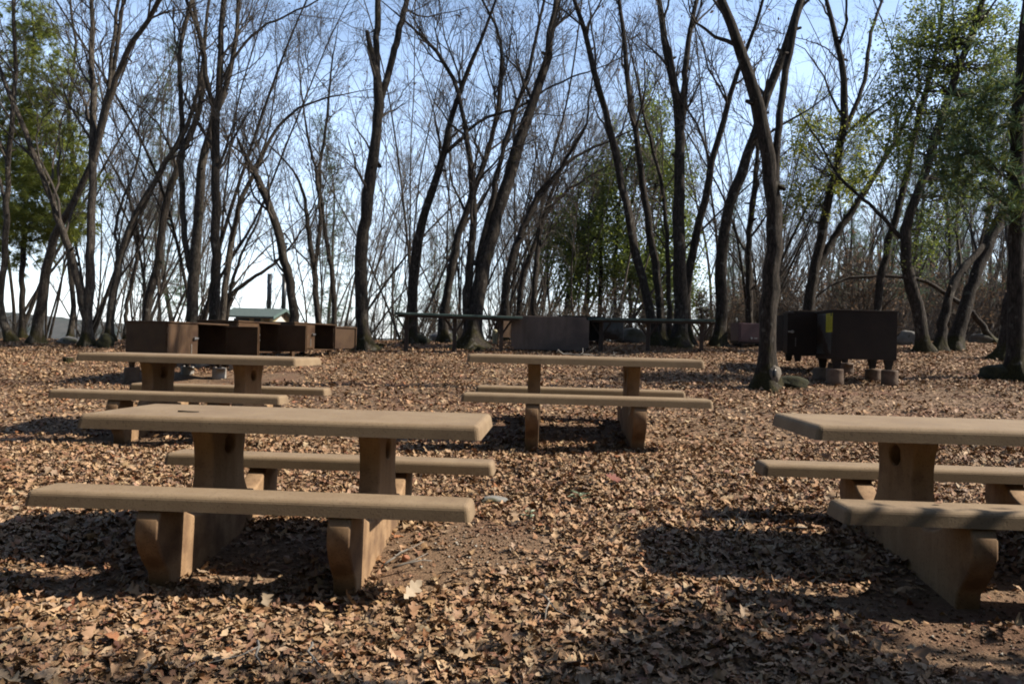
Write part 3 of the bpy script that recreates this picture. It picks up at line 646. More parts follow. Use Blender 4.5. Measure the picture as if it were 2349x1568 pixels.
def crown_of(P, Rd, lens, r, dens_=1.0, size=1.0, lv4=True, t0=.28, fine=1.0):
    n1 = np.maximum((lens * 1.15 * dens_).astype(int), 3)
    P1, R1 = grow(P, Rd, n1, t0, .98, (1.0 * size, 3.0 * size), (.45, .95), 7, .5, .04, .008, r, .20, .13, warp=1 / WARP)
    P2, R2 = grow(P1, R1, int(5.5 * dens_ + .5), .15, .98, (.5 * size, 1.5 * size), (.4, .95), 6, .6, .013, .004, r, .22, .08)
    P3, R3 = grow(P2, R2, 5, .12, .98, (.22 * size, .75 * size), (.45, 1.0), 4, .7, .0055, .0028 * fine, r, .25, .05)
    parts = [tubes(P1, R1, 5), tubes(P2, R2, 4), tubes(P3, R3, 3)]
    if lv4:
        P4, R4 = grow(P3, R3, 2, .15, .95, (.10 * size, .32 * size), (.5, 1.0), 2, .8, .0035, .0022 * fine, r)
        parts.append(tubes(P4, R4, 3))
    return cat(parts), (P1, P2, P3)
def leaf_quads(C, sz, r, pal, asp=.5, droop=0):
    N = len(C); L = r.uniform(sz[0], sz[1], N)
    u = norm(r.normal(0, 1, (N, 3)) - np.array([0, 0, droop])); v = norm(np.cross(u, r.normal(0, 1, (N, 3)))); nn = np.cross(u, v)
    a = (u * L[:, None]) / 2; b_ = v * (L * asp)[:, None] / 2; k = nn * (L * .10)[:, None]
    pal = np.asarray(pal) * (GREEN if pal[0][1] > pal[0][0] else 1)
    V = np.stack([C - a, C + b_ + k, C + a, C - b_ + k], 1)
    c = pal[r.integers(0, len(pal), N)] * r.uniform(.7, 1.25, (N, 1))
    return V.reshape(-1, 3), np.arange(N * 4).reshape(-1, 4), np.repeat(c, 4, 0)
DRY = np.array([(.20, .125, .075), (.25, .165, .10), (.16, .105, .068), (.30, .21, .135)])
LIVE = np.array([(.060, .080, .016), (.080, .100, .018), (.048, .066, .018), (.11, .13, .022), (.040, .058, .018)])
YEL = np.array([(.13, .14, .022), (.10, .12, .020), (.16, .155, .025), (.075, .10, .02)])
PINE = np.array([(.085, .105, .020), (.110, .128, .024), (.065, .085, .022), (.14, .145, .024)])
DKPINE = np.array([(.035, .060, .030), (.045, .072, .034), (.030, .050, .026)])
def Z1(p): return [(x / 1.8857, y / 1.8857) for x, y in p]
def Z2(p): return [(774.2 + x / 1.8857, y / 1.8857) for x, y in p]
def Z3(p): return [(1548.4 + x / 1.887, y / 1.887) for x, y in p]
NP, WARP = 34, 1.6
def resample(pts, n=NP):
    pts = np.asarray(pts, float); s = np.r_[0, np.cumsum(np.linalg.norm(np.diff(pts, axis=0), axis=1))]
    q = s[-1] * np.linspace(0, 1, n) ** WARP; P = np.stack([np.interp(q, s, pts[:, k]) for k in range(3)], 1)
    for _ in range(2): P[8:-1] = (P[7:-2] + 2 * P[8:-1] + P[9:]) / 4
    return P, s[-1]
n_tree = [0]
def clumps_from(blobs, depth, n, r, spread_d=1.0):
    a = np.array([b[2] * b[3] for b in blobs], float); k = r.choice(len(blobs), n, p=a / a.sum()); C = []
    for i in k:
        px, py, rx, ry = blobs[i][:4]
        v = r.normal(0, 1, 3); v /= np.linalg.norm(v); v *= r.random() ** .4
        dd = depth + (blobs[i][4] if len(blobs[i]) > 4 else 0)
        c = atd(px + v[0] * rx, py + v[1] * ry, dd); c = c + np.array([0, 1, 0]) * v[2] * spread_d * (rx + ry) / 2 / FOC * dd
        C.append(c)
    return np.array(C)
def foliage(kind, C, r, per, pal, rad, leaf, droop=.25):
    """leaf clumps round the points C"""
    if kind == 'leaf':
        n = len(C) * per; ci = np.repeat(np.arange(len(C)), per)
        ax = norm(r.normal(0, 1, (len(C), 3)) * np.array([1, 1, .6]) - np.array([0, 0, droop])) * r.uniform(.7, 1.9, (len(C), 1)) * rad
        pos = C[ci] + ax[ci] * r.uniform(-1.2, 1.2, (n, 1)) + r.normal(0, rad * .21, (n, 3))
        return leaf_quads(pos, leaf, r, pal, .5)
    tn = 9; n = len(C) * tn; ci = np.repeat(np.arange(len(C)), tn)
    tp = C[ci] + r.normal(0, rad * .55, (n, 3)) * np.array([1, 1, .6])
    out = norm(tp - C[ci] + np.array([0, 0, .05]))
    m = n * per; ti = np.repeat(np.arange(n), per)
    d = norm(out[ti] + r.normal(0, .55, (m, 3))); L = r.uniform(leaf[0], leaf[1], (m, 1)); d[:, 2] -= .12
    s = norm(np.cross(d, r.normal(0, 1, (m, 3)))) * .007
    pal = pal * GREEN
    V = np.stack([tp[ti] - s, tp[ti] + s, tp[ti] + d * L + s * .3, tp[ti] + d * L - s * .3], 1)
    c = pal[r.integers(0, len(pal), m)] * r.uniform(.7, 1.3, (m, 1))
    return V.reshape(-1, 3), np.arange(m * 4).reshape(-1, 4), np.repeat(c, 4, 0)
def traced_tree(label, depth, stems, bark='bark_dark', twig='twig', dens_=1.0, size=1.0, group='bare oaks round the clearing', cat_='oak tree', name='oak_tree', dry=60, fol=None, flare=.9, ext=5.0, crown=True, dd=0.0):
    """stems: (points in picture pixels, width at foot, width at tip); the first stands on the ground"""
    n_tree[0] += 1; r = np.random.default_rng(100 + n_tree[0])
    px0, py0 = stems[0][0][0]; b0 = atd(px0, py0, depth); base = np.array([b0[0], depth, float(gz(b0[0], depth)) - .04])
    t = thing(name, label, cat_, base.tolist(), 0, group)
    Ps, Rs, Ls, prev = [], [], [], []
    for k, (pts, w0, w1) in enumerate(stems):
        n = len(pts)
        if k == 0 or pts[0][1] > 720: ys_ = [depth] * n; y_start = depth
        else:
            q = min(((abs(p_[0] - pts[0][0]) + abs(p_[1] - pts[0][1])), y_) for p_, y_ in prev)[1]; y_start = q
        slope = r.uniform(-.9, .9) if depth > 12 else r.uniform(-.3, .3)
        f = np.linspace(0, 1, n); ys_ = y_start + slope * f ** 1.4 + dd * f
        X = np.array([atd(p_[0], p_[1], y_) for p_, y_ in zip(pts, ys_)])
        for p_, y_ in zip(pts, ys_): prev.append((p_, y_))
        if pts[0][1] > 720: X[0, 2] = gz(X[0, 0], X[0, 1]) - .12
        rw = np.linspace(w0, w1, n) / 2 / FOC * ys_
        if pts[-1][1] < 12:                                        # goes on above the picture
            d = X[-1] - X[-3]; d /= np.linalg.norm(d); d = d * .8 + np.array([0, 0, .35])
            e = ext * r.uniform(.8, 1.2); X = np.vstack([X, X[-1] + d * e * .5 + r.normal(0, .15, 3), X[-1] + d * e + r.normal(0, .35, 3)]); rw = np.r_[rw, rw[-1] * .55, .012]
        elif len(pts) > 2:
            d = X[-1] - X[-2]; d /= np.linalg.norm(d); X = np.vstack([X, X[-1] + d * 1.2 + r.normal(0, .2, 3)]); rw = np.r_[rw, max(rw[-1] * .35, .006)]
        s = np.r_[0, np.cumsum(np.linalg.norm(np.diff(X, axis=0), axis=1))]
        P, L = resample(X); rr = np.interp(L * np.linspace(0, 1, NP) ** WARP, s, rw)
        P[8:-1] += r.normal(0, .012, (NP - 9, 3)) * min(1, L / 5)
        if pts[0][1] > 720 and flare:
            h = np.maximum(P[:, 2] - P[0, 2] - .1, 0); rr = rr * (1 + flare * np.exp(-h / .16))
        if k > 0 and pts[0][1] <= 720: P[0] = P[0]
        Ps.append(P - base); Rs.append(rr); Ls.append(L)
    P = np.array(Ps); Rr = np.array(Rs); Ls = np.array(Ls)
    # finer rings near the foot come from a second, denser sampling of the trunk
    V, F = tubes(P, Rr, 20, .06, n_tree[0], 0.1)
    ns = 7 * len(P); ti = r.integers(0, len(P), ns); k = r.integers(12, NP - 6, ns); A = P[ti, k]; dv = norm(r.normal(0, 1, (ns, 3)) + np.array([0, 0, .4])); Ls_ = (Rr[ti, k] + r.uniform(.03, .14, ns))[:, None]
    Q = np.stack([A, A + dv * Ls_ * .6, A + dv * Ls_], 1); rq = np.clip(Rr[ti, k] * .4, .008, .035)[:, None] * np.array([[1.4, 1.0, .7]])
    V, F = cat([(V, F), tubes(Q, rq, 6)])
    link('trunk', np_mesh('trunk', V, F, smooth=True), M[bark], t)
    if crown:
        (V, F), (P1, P2, P3) = crown_of(P, Rr, Ls, r, dens_, size)
        link('crown', np_mesh('crown', V, F), M[twig], t)
        if dry:
            tips = P3[r.integers(0, len(P3), dry), -1] + r.normal(0, .03, (dry, 3))
            V, F, T = leaf_quads(tips, (.05, .10), r, DRY, .55, .6)
            link('dry_leaves', np_mesh('dry_leaves', V, F, T), M['dry_leaf'], t)
    if fol:
        C = clumps_from(fol['blobs'], depth + fol.get('off', 0), fol['n'], r, fol.get('sd', .9)) - base
        V, F, T = foliage(fol['kind'], C, r, fol['per'], fol['pal'], fol['rad'], fol['leaf'], fol.get('droop', .25))
        link('foliage', np_mesh('foliage', V, F, T), M['green_leaf' if fol['kind'] == 'leaf' else 'needle'], t)
        # twigs that carry the clumps
        Sk = P.reshape(-1, 3); D = np.linalg.norm(C[:, None] - Sk[None], axis=2) + 1.2 * np.maximum(Sk[None, :, 2] - C[:, None, 2] + .2, 0)
        j = D.argmin(1); A = Sk[j]; f = np.linspace(0, 1, 6)[None, :, None]
        Q = A[:, None] * (1 - f) + C[:, None] * f; Q[..., 2] -= .12 * np.sin(np.pi * f[..., 0]) * np.linalg.norm(C - A, axis=1)[:, None] * .5
        Q[:, 1:-1] += r.normal(0, .05, Q[:, 1:-1].shape)
        rb = np.clip(np.linalg.norm(C - A, axis=1) * .012, .006, .03)[:, None] * np.linspace(1, .3, 6)[None]
        V, F = tubes(Q, rb, 5); link('crown', np_mesh('crown', V, F), M[twig], t)
    return t

TT = traced_tree
TT('bare oak at left with a mossy twin trunk and one long left-leaning stem', 16.3, [
    (Z1([(380, 1500), (378, 1350), (393, 1200), (388, 1000), (398, 880), (405, 700), (395, 550), (405, 400), (397, 300), (400, 180), (390, 80), (395, -10)]), 23, 8),
    (Z1([(405, 700), (435, 580), (468, 440), (500, 370), (512, 300), (545, 230), (600, 140), (680, 30), (715, -15)]), 15, 10),
    (Z1([(468, 440), (478, 300), (490, 180), (500, 80), (522, -10)]), 9, 7),
    (Z1([(398, 1500), (365, 1320), (325, 1160), (290, 1040), (250, 950), (215, 840), (170, 730), (130, 620), (90, 530), (40, 400), (0, 290), (-60, 180), (-90, 60)]), 18, 7)], 'bark_pale')
TT('grey oak with a mossy foot leaning right at the far left', 17.0, [(Z1([(150, 1485), (165, 1380), (185, 1290), (205, 1140), (235, 1000), (290, 905), (345, 840), (385, 760), (425, 640), (440, 500), (500, 300), (520, 100), (540, -10)]), 24, 7)], 'bark_pale')
TT('slim grey oak at the left edge with a curved foot', 17.5, [(Z1([(60, 1485), (15, 1400), (0, 1300), (20, 1150), (30, 900), (30, 700), (60, 500), (70, 300), (60, 100), (60, -10)]), 17, 6), (Z1([(30, 900), (-20, 700), (-60, 400)]), 8, 3)], 'bark_pale')
TT('thin crooked oak just behind the twin trunk at left', 20.0, [(Z1([(300, 1450), (320, 1330), (305, 1180), (290, 1050), (320, 900), (330, 720), (295, 560), (290, 450), (330, 330), (330, 150), (300, -10)]), 12, 5)], 'bark_pale')
TT('pale oak leaning right, rising left of the nearest brown locker', 18.0, [(Z1([(470, 1480), (480, 1330), (510, 1150), (545, 1030), (590, 920), (650, 820), (720, 690), (790, 600), (850, 480), (870, 300), (900, 100), (900, -10)]), 18, 6), (Z1([(510, 1150), (500, 950), (540, 850), (600, 700), (610, 500)]), 8, 3)], 'bark_pale')
TT('slender oak rising behind the nearest brown locker and bending right', 19.0, [(Z1([(620, 1450), (640, 1290), (680, 1180), (700, 1000), (715, 890), (745, 760), (790, 650), (840, 560), (885, 420), (890, 300), (885, 200), (850, 110), (820, 40), (835, -10)]), 19, 7)])
TT('stout pale oak behind the first locker with a thinner dark stem', 18.0, [
    (Z1([(830, 1460), (835, 1210), (850, 1080), (858, 950), (868, 800), (880, 640), (905, 560), (930, 480), (990, 380), (1020, 200), (1030, -10)]), 27, 8),
    (Z1([(828, 1180), (800, 1050), (790, 900), (785, 700), (790, 550), (780, 400), (775, 250), (785, 120), (825, 30), (835, -10)]), 14, 8)], 'bark_pale')
TT('straight dark oak left of the toilet building, forking high', 17.5, [
    (Z1([(930, 1460), (928, 1200), (935, 1000), (930, 800), (932, 650), (935, 500), (945, 380), (960, 250), (955, 100), (962, -10)]), 25, 9),
    (Z1([(935, 500), (900, 380), (875, 180), (830, 50), (800, -10)]), 12, 7), (Z1([(945, 380), (1010, 250), (1080, 160), (1180, 90), (1320, 30), (1400, -10)]), 7, 3)])
TT('pale oak leaning right beside the straight dark one', 20.0, [(Z1([(950, 1420), (985, 1130), (1015, 980), (1040, 850), (1095, 770), (1130, 690), (1180, 560), (1260, 480), (1400, 420)]), 15, 4)], 'bark_pale')
TT('dark snapped oak leaning left beside the black vent pipes', 19.0, [(Z1([(1285, 1450), (1262, 1260), (1232, 1130), (1200, 980), (1160, 880), (1125, 790), (1088, 725)]), 22, 15), (Z1([(1095, 730), (1120, 690), (1160, 580), (1180, 470), (1200, 330), (1190, 150)]), 6, 2), (Z1([(1232, 1010), (1280, 1080), (1340, 1140), (1350, 1160)]), 4, 3)])
TT('thin forked oak right of the vent pipes', 22.0, [(Z1([(1385, 1450), (1362, 1200), (1340, 1060), (1325, 900), (1300, 780), (1240, 700)]), 15, 4), (Z1([(1365, 1150), (1385, 950), (1370, 750), (1330, 600), (1310, 450), (1290, 300)]), 9, 3)])
TT('thin oak between the vent pipes and the forked trunk in the middle', 23.0, [(Z1([(1450, 1450), (1445, 1250), (1420, 1080), (1390, 900), (1380, 700), (1420, 500), (1430, 300)]), 13, 4)])
TT('thin oak bending left far behind the nearest brown locker', 23.0, [(Z1([(540, 1450), (550, 1300), (590, 1150), (600, 1000), (560, 850), (480, 700)]), 10, 4)], 'bark_pale')
TT('low oak arching a branch over the toilet roof', 24.0, [(Z1([(955, 1400), (1000, 1270), (1080, 1210), (1160, 1160), (1240, 1090), (1300, 1010)]), 11, 4), (Z1([(980, 1330), (1010, 1200), (1050, 1080), (1120, 960), (1160, 800)]), 9, 3)])
TT('dark oak left of centre forking into two upright stems', 15.9, [
    (Z2([(125, 1512), (108, 1400), (103, 1250), (98, 1100), (118, 950), (138, 800), (158, 650), (175, 500), (185, 415)]), 31, 23),
    (Z2([(185, 430), (170, 330), (167, 200), (176, 100), (172, -10)]), 18, 13), (Z2([(185, 430), (212, 350), (240, 250), (265, 150), (285, 50), (305, -10)]), 17, 12)], dens_=.55)
TT('oak with a long horizontal limb behind the left green counter', 17.0, [
    (Z2([(318, 1475), (325, 1250), (342, 1050), (372, 920), (425, 800), (460, 680), (470, 620), (490, 500), (525, 400), (580, 270), (620, 170), (665, 70), (690, -10)]), 24, 5),
    (Z2([(465, 665), (540, 595), (590, 540), (660, 500), (770, 480), (880, 400), (1020, 330), (1110, 305)]), 9, 3)], dens_=.7)
TT('crooked oak just left of the thick mossy one', 17.5, [(Z2([(465, 1480), (455, 1390), (480, 1250), (505, 1080), (540, 950), (588, 850), (605, 790), (645, 690), (680, 540), (708, 370), (715, 240), (700, 100), (640, 40)]), 22, 5)])
TT('thick mossy oak behind the left counter with three stems leaning right', 16.4, [
    (Z2([(580, 1500), (590, 1370), (612, 1250), (635, 1130), (668, 1030), (692, 910), (740, 775), (775, 640), (830, 480), (870, 370), (912, 265), (930, 170), (930, 60), (955, -10)]), 40, 12),
    (Z2([(565, 1480), (562, 1250), (580, 1050), (592, 830), (580, 720), (555, 600), (532, 400), (475, 285), (400, 185), (335, 125), (290, 95)]), 20, 4),
    (Z2([(600, 1150), (650, 950), (690, 760), (740, 560), (790, 420), (835, 300), (850, 180), (880, 60), (900, -10)]), 14, 6)], flare=1.5)
TT('oak curving right from behind the grey cabinet', 19.0, [(Z2([(740, 1470), (722, 1270), (752, 1110), (800, 1000), (830, 920), (880, 840), (940, 760), (1000, 690), (1100, 635)]), 20, 6), (Z2([(830, 920), (870, 830), (960, 740), (1030, 620), (1080, 540), (1090, 400)]), 10, 4)])
TT('slim upright oak above the grey cabinet', 20.0, [(Z2([(850, 1470), (850, 1250), (865, 1100), (880, 980), (920, 850), (1000, 650)]), 15, 5)])
TT('slim oak leaning right above the grey cabinet', 21.0, [(Z2([(775, 1450), (800, 1200), (830, 1120), (880, 960), (960, 850), (1060, 780)]), 14, 5)])
TT('tall oak leaning left over the right green counter', 16.8, [(Z2([(1385, 1440), (1335, 1260), (1290, 1080), (1252, 890), (1215, 740), (1180, 560), (1145, 430), (1110, 300), (1080, 180), (1042, 60), (1015, -10)]), 22, 9)], dens_=.6)
TT('slimmer left-leaning oak parallel to the tall leaning one', 17.2, [(Z2([(1412, 1420), (1385, 1200), (1352, 1000), (1328, 860), (1300, 650), (1268, 430), (1248, 320), (1245, 200), (1240, 80), (1205, -10)]), 19, 8)], dens_=.7)
TT('thin left-leaning stem beside the dark upright oak', 18.0, [(Z2([(1440, 1420), (1430, 1100), (1412, 830), (1360, 620), (1310, 440), (1290, 300)]), 12, 4)])
TT('dark upright oak at the end of the right green counter', 16.5, [(Z2([(1480, 1490), (1488, 1280), (1475, 1000), (1478, 800), (1480, 600), (1470, 400), (1420, 250), (1397, 60), (1390, -10)]), 34, 10), (Z2([(1478, 620), (1500, 400), (1520, 150), (1560, -10)]), 18, 9)], twig='twig_dark')
TT('oak with red mossy foot rising right of the dark upright one', 17.0, [(Z3([(60, 1500), (45, 1250), (78, 1100), (108, 950), (150, 780), (185, 600), (230, 450), (275, 270), (340, 120), (400, -5)]), 23, 6)], twig='twig_dark')
TT('mossy footed oak leaning right towards the front trunk', 16.8, [(Z3([(185, 1490), (205, 1330), (195, 1120), (215, 950), (265, 800), (318, 680), (350, 560), (400, 410), (455, 270), (505, 140), (550, -10)]), 26, 19)], twig='twig_dark', dens_=.8)
TT('dark leaning oak trunk in front with an old wound at its foot', 10.75, [
    (Z3([(400, 1690), (402, 1500), (405, 1300), (425, 1130), (440, 980), (432, 850), (405, 690), (378, 545), (352, 410), (328, 305), (285, 230), (250, 150), (228, 60), (200, -10)]), 41, 20),
    (Z3([(430, 830), (442, 600), (460, 440), (482, 290), (512, 150), (555, -10)]), 17, 14)], twig='twig_dark', dens_=.6, flare=1.1)
TT('straight thin oak left of the front trunk', 19.0, [(Z3([(325, 1400), (320, 1200), (318, 1000), (335, 880), (350, 760), (360, 600)]), 17, 8)], twig='twig_dark')
TT('oak with yellow green leaf clumps above the dark lockers', 18.0, [
    (Z3([(560, 1400), (600, 1180), (635, 1030), (650, 930), (690, 760), (738, 560), (735, 330), (712, 190), (660, 50), (655, -10)]), 26, 8),
    (Z3([(600, 1180), (640, 1110), (720, 980), (815, 840), (900, 700), (975, 580), (1060, 400)]), 20, 7), (Z3([(738, 560), (790, 440), (830, 330), (835, 200), (850, 110), (905, -10)]), 12, 6),
    (Z3([(712, 190), (745, 90), (740, -10)]), 7, 5), (Z3([(715, 270), (660, 210), (590, 180)]), 4, 2)], twig='twig_dark', dens_=.6,
    fol=dict(kind='leaf', blobs=[(1880, 290, 55, 50), (1850, 370, 60, 70), (1905, 440, 70, 60), (1970, 400, 65, 60), (1925, 340, 60, 50), (1995, 290, 50, 60), (1830, 450, 50, 50)], n=120, per=62, pal=YEL, rad=.30, leaf=(.05, .085)))
TT('dark oak rising behind the large locker at right', 17.0, [(Z3([(865, 1400), (885, 1220), (930, 1030), (985, 860), (1020, 680), (1060, 470), (1110, 300), (1150, 150), (1160, -10)]), 18, 8)], twig='twig_dark', dens_=.5)
TT('large evergreen oak at right with leafy crown and a bent low branch', 15.8, [
    (Z3([(1085, 1515), (1050, 1330), (1010, 1180), (978, 1040), (1010, 930), (1070, 800), (1110, 650), (1150, 500), (1200, 380), (1250, 240), (1310, 90), (1340, -10)]), 27, 12),
    (Z3([(978, 1030), (900, 940), (830, 870), (740, 800), (690, 740), (640, 640)]), 10, 4)], twig='twig_dark', dens_=.4, cat_='evergreen oak', name='evergreen_oak',
    fol=dict(kind='leaf', blobs=[(2150, 70, 120, 80), (2080, 160, 80, 70), (2220, 170, 100, 80), (2050, 240, 50, 50), (2130, 290, 80, 60), (2210, 400, 70, 60), (2040, 380, 60, 60), (2170, 490, 60, 50), (2250, 60, 90, 60), (2110, 570, 40, 40), (2290, 180, 60, 80), (2240, 300, 70, 60)], n=330, per=62, pal=LIVE, rad=.40, leaf=(.05, .09), sd=1.2))
TT('oak stem at right curving out of the evergreen clump', 16.0, [(Z3([(1140, 1515), (1170, 1330), (1205, 1230), (1260, 1140), (1330, 1070), (1400, 1000), (1480, 860)]), 22, 9)], twig='twig_dark', dens_=.6)
TT('heavy dark oak leaning steeply right at the right edge', 16.2, [(Z3([(1195, 1515), (1240, 1380), (1290, 1220), (1345, 1080), (1420, 920), (1500, 770), (1600, 640)]), 31, 20)], twig='twig_dark', dens_=.6)
TT('low arched dead stem bowing over at the right', 18.0, [(Z3([(1395, 1480), (1300, 1365), (1220, 1300), (1130, 1240), (1040, 1202), (870, 1192), (760, 1198), (690, 1215), (650, 1245)]), 13, 4)], twig='twig_dark', dens_=.4)
TT('dark pine at the right edge with drooping needle sprays', 11.76, [(Z3([(1470, 1640), (1475, 1400), (1480, 1000), (1488, 500), (1502, 200), (1520, -10)]), 38, 19)], twig='twig_dark', crown=False, cat_='pine tree', name='pine_tree', flare=1.2,
    fol=dict(kind='needle', blobs=[(2290, 250, 70, 90), (2240, 370, 80, 60), (2300, 470, 60, 60), (2330, 130, 50, 80), (2210, 300, 50, 60), (2190, 420, 40, 40)], n=58, per=16, pal=np.concatenate([DKPINE, DKPINE, PINE * .6]), rad=.32, leaf=(.14, .22), sd=1.1))
TT('dark trunk close behind the pine at the right edge', 14.5, [(Z3([(1425, 1515), (1450, 1300), (1490, 1150), (1540, 1000), (1600, 800)]), 30, 18)], twig='twig_dark', dens_=.4)
# evergreens further back
TT('tall yellow green pine behind the bare oaks at the far left', 19.5, [(Z1([(100, 1450), (95, 1200), (110, 900), (130, 600), (140, 300), (150, 80)]), 14, 4)], crown=False, cat_='pine tree', name='pine_tree',
   fol=dict(kind='needle', blobs=[(78, 80, 40, 50), (90, 180, 75, 60), (50, 260, 60, 50), (135, 320, 55, 40), (40, 410, 60, 40), (115, 420, 75, 45), (60, 510, 70, 45), (145, 490, 45, 55), (30, 590, 55, 30), (20, 500, 50, 50), (160, 400, 35, 50), (30, 330, 50, 50), (70, 30, 40, 40)], n=250, per=26, pal=PINE * 1.2, rad=.46, leaf=(.15, .25), sd=1.0))
TT('dense evergreen oak on many thin stems behind the right counter', 25.0, [
    (Z2([(1130, 1450), (1140, 1200), (1140, 900), (1180, 700), (1250, 520)]), 10, 4), (Z2([(1200, 1450), (1200, 1200), (1215, 900), (1260, 700)]), 9, 4), (Z2([(1060, 1450), (1090, 1200), (1080, 1000), (1100, 850)]), 9, 4),
    (Z2([(960, 1450), (1000, 1250), (1080, 1080), (1160, 950)]), 9, 4), (Z2([(1270, 1450), (1265, 1200), (1250, 1000), (1300, 750), (1350, 500)]), 10, 4), (Z2([(1330, 1450), (1320, 1200), (1360, 900), (1400, 650)]), 10, 4)],
   crown=False, cat_='evergreen oak', name='evergreen_oak',
   fol=dict(kind='leaf', blobs=[(1500, 290, 35, 45), (1460, 370, 75, 55), (1530, 400, 55, 80), (1390, 430, 75, 50), (1335, 520, 55, 50), (1400, 530, 80, 50), (1310, 595, 40, 40), (1550, 560, 45, 90), (1450, 640, 80, 50), (1570, 690, 35, 50), (1380, 620, 60, 40), (1330, 660, 40, 50), (1290, 560, 30, 50), (1490, 240, 16, 40), (1520, 640, 60, 60)], n=560, per=72, pal=LIVE * 1.2, rad=.60, leaf=(.08, .13), sd=1.3, droop=1.1))

# ------------------------------------------------------------------ filler trees behind the crest (shared meshes)
def free_tree(name, label, cat_, group, seed, H, nst, lean, bark, twig, fine=1.3, dens_=.9, r0=.12, fol=None, dry=40, spread=1.0):
    r = np.random.default_rng(seed); t = thing(name, label, cat_, (0, 0, 0), 0, group); Ps, Rs, Ls = [], [], []
    for k in range(nst):
        d = np.array([lean[0] + r.normal(0, .16 * spread), lean[1] + r.normal(0, .12 * spread), 1.0]); p = np.array([r.normal(0, .08), r.normal(0, .08), -.15]); X = [p]
        h = H * r.uniform(.75, 1.05)
        for i in range(9):
            d = d + np.array([r.normal(0, .10), r.normal(0, .09), 0]); dd = d / np.linalg.norm(d); p = p + dd * h / 9; X.append(p)
        P, L = resample(np.array(X)); rr = np.interp(np.linspace(0, 1, NP), [0, .5, 1], [r0, r0 * .62, .012]) * r.uniform(.7, 1.1)
        rr *= 1 + .7 * np.exp(-np.maximum(P[:, 2] + .05, 0) / .2)
        Ps.append(P); Rs.append(rr); Ls.append(L)
        if fol is None and r.random() < .8:                        # a fork
            i = r.integers(9, 16); q = np.array([r.normal(0.1, .35), r.normal(0, .3), 1.0]); p = P[i].copy(); X = [p]
            for _ in range(7): q = q + np.array([r.normal(0, .12), r.normal(0, .1), 0]); p = p + q / np.linalg.norm(q) * (h - P[i][2]) / 7; X.append(p)
            P2, L2 = resample(np.array(X)); Ps.append(P2); Ls.append(L2); Rs.append(np.linspace(rr[i] * .7, .010, NP))
    P = np.array(Ps); Rr = np.array(Rs)
    V, F = tubes(P, Rr, 8, .05, seed); link('trunk', np_mesh('trunk', V, F, smooth=True), M[bark], t)
    if fol is None:
        (V, F), (P1, P2, P3) = crown_of(P, Rr, np.array(Ls), r, dens_, 1.0, True, .25, fine); link('crown', np_mesh('crown', V, F), M[twig], t)
        tips = P3[r.integers(0, len(P3), dry), -1]; V, F, T = leaf_quads(tips, (.06, .11), r, DRY, .55, .6); link('dry_leaves', np_mesh('dry_leaves', V, F, T), M['dry_leaf'], t)
    else:
        n = fol['n']; f = r.uniform(fol['lo'], 1, n); i = (f * (NP - 1)).astype(int); a = r.uniform(0, 2 * np.pi, n); rad = fol['wid'] * (1.05 - f) * r.uniform(.35, 1, n)
        C = P[r.integers(0, nst, n), i] + np.stack([np.cos(a) * rad, np.sin(a) * rad, -.12 * rad], 1)
        V, F, T = foliage(fol['kind'], C, r, fol['per'], fol['pal'], fol['rad'], fol['leaf']); link('foliage', np_mesh('foliage', V, F, T), M['green_leaf' if fol['kind'] == 'leaf' else 'needle'], t)
        A = P[0, i]; q = np.linspace(0, 1, 4)[None, :, None]; Q = A[:, None] * (1 - q) + C[:, None] * q
        V, F = tubes(Q, np.full((n, 4), .014), 4); link('crown', np_mesh('crown', V, F), M[twig], t)
    return t
def place(src, used, x, y, rz, s, label=None, group=None):
    o = src if src.name not in used else copy_tree(src); used.add(src.name)
    o.location = (x, y, float(gz(x, y)) - .05); o.rotation_euler = (0, 0, rz); o.scale = (s, s, s * random.uniform(.92, 1.1))
    if label: o['label'] = label
    if group: o['group'] = group
    return o
used = set(); rr_ = random.Random(5); thin = [free_tree('oak_tree', 'x', 'oak tree', 'x', 340 + i, 9.5 + i, [3, 2, 4][i], (.20, .02), 'bark_pale', 'twig_pale', dens_=.55, r0=.055, fine=.9, spread=1.3) for i in range(3)]
tmpl = [free_tree('oak_tree', 'x', 'oak tree', 'x', 300 + i, 12 + rr_.uniform(-1, 2.5), [2, 1, 3, 1, 2, 3][i], (.16, .02), 'bark_pale' if i % 2 else 'bark_dark', 'twig_pale' if i % 2 else 'twig', dens_=.74, r0=.072, fine=.9) for i in range(6)]
LAB = {'l': ('thin bare oak far behind the brown lockers and left tables', 'far bare oaks beyond the crest at left'), 'm': ('thin bare oak far beyond the green counters in the middle', 'far bare oaks beyond the crest in the middle'),
       'r': ('bare oak in the shaded woods behind the dark lockers', 'bare oaks in the woods at right')}
cnt = 0
for i in range(118):
    y_ = rr_.uniform(21, 60); x_ = (rr_.uniform(-.74, .80) if i < 76 else rr_.uniform(.25, .85)) * y_; px = 1174 + FOC * x_ / y_
    if 740 < px < 850 and rr_.random() < .6: continue
    if 490 < px < 690 and y_ < 53: continue
    if px < 190 and rr_.random() < .8: continue
    k = 'l' if px < 830 else ('m' if px < 1600 else 'r')
    if k == 'm' and rr_.random() < .35: continue
    place(tmpl[rr_.randrange(6)], used, x_, y_, rr_.uniform(-.7, .7), rr_.uniform(.65, 1.05), *LAB[k]); cnt += 1
for i in range(62):
    y_ = rr_.uniform(20.5, 46); a_ = rr_.uniform(-.72, .22)
    if -.39 < a_ < -.265 or a_ < -.56: continue
    place(thin[i % 3], used, a_ * y_, y_, rr_.uniform(-.7, .7), rr_.uniform(.7, 1.1), 'very slender bare oak stems behind the clearing, far beyond the lockers', 'slender young oaks behind the clearing')
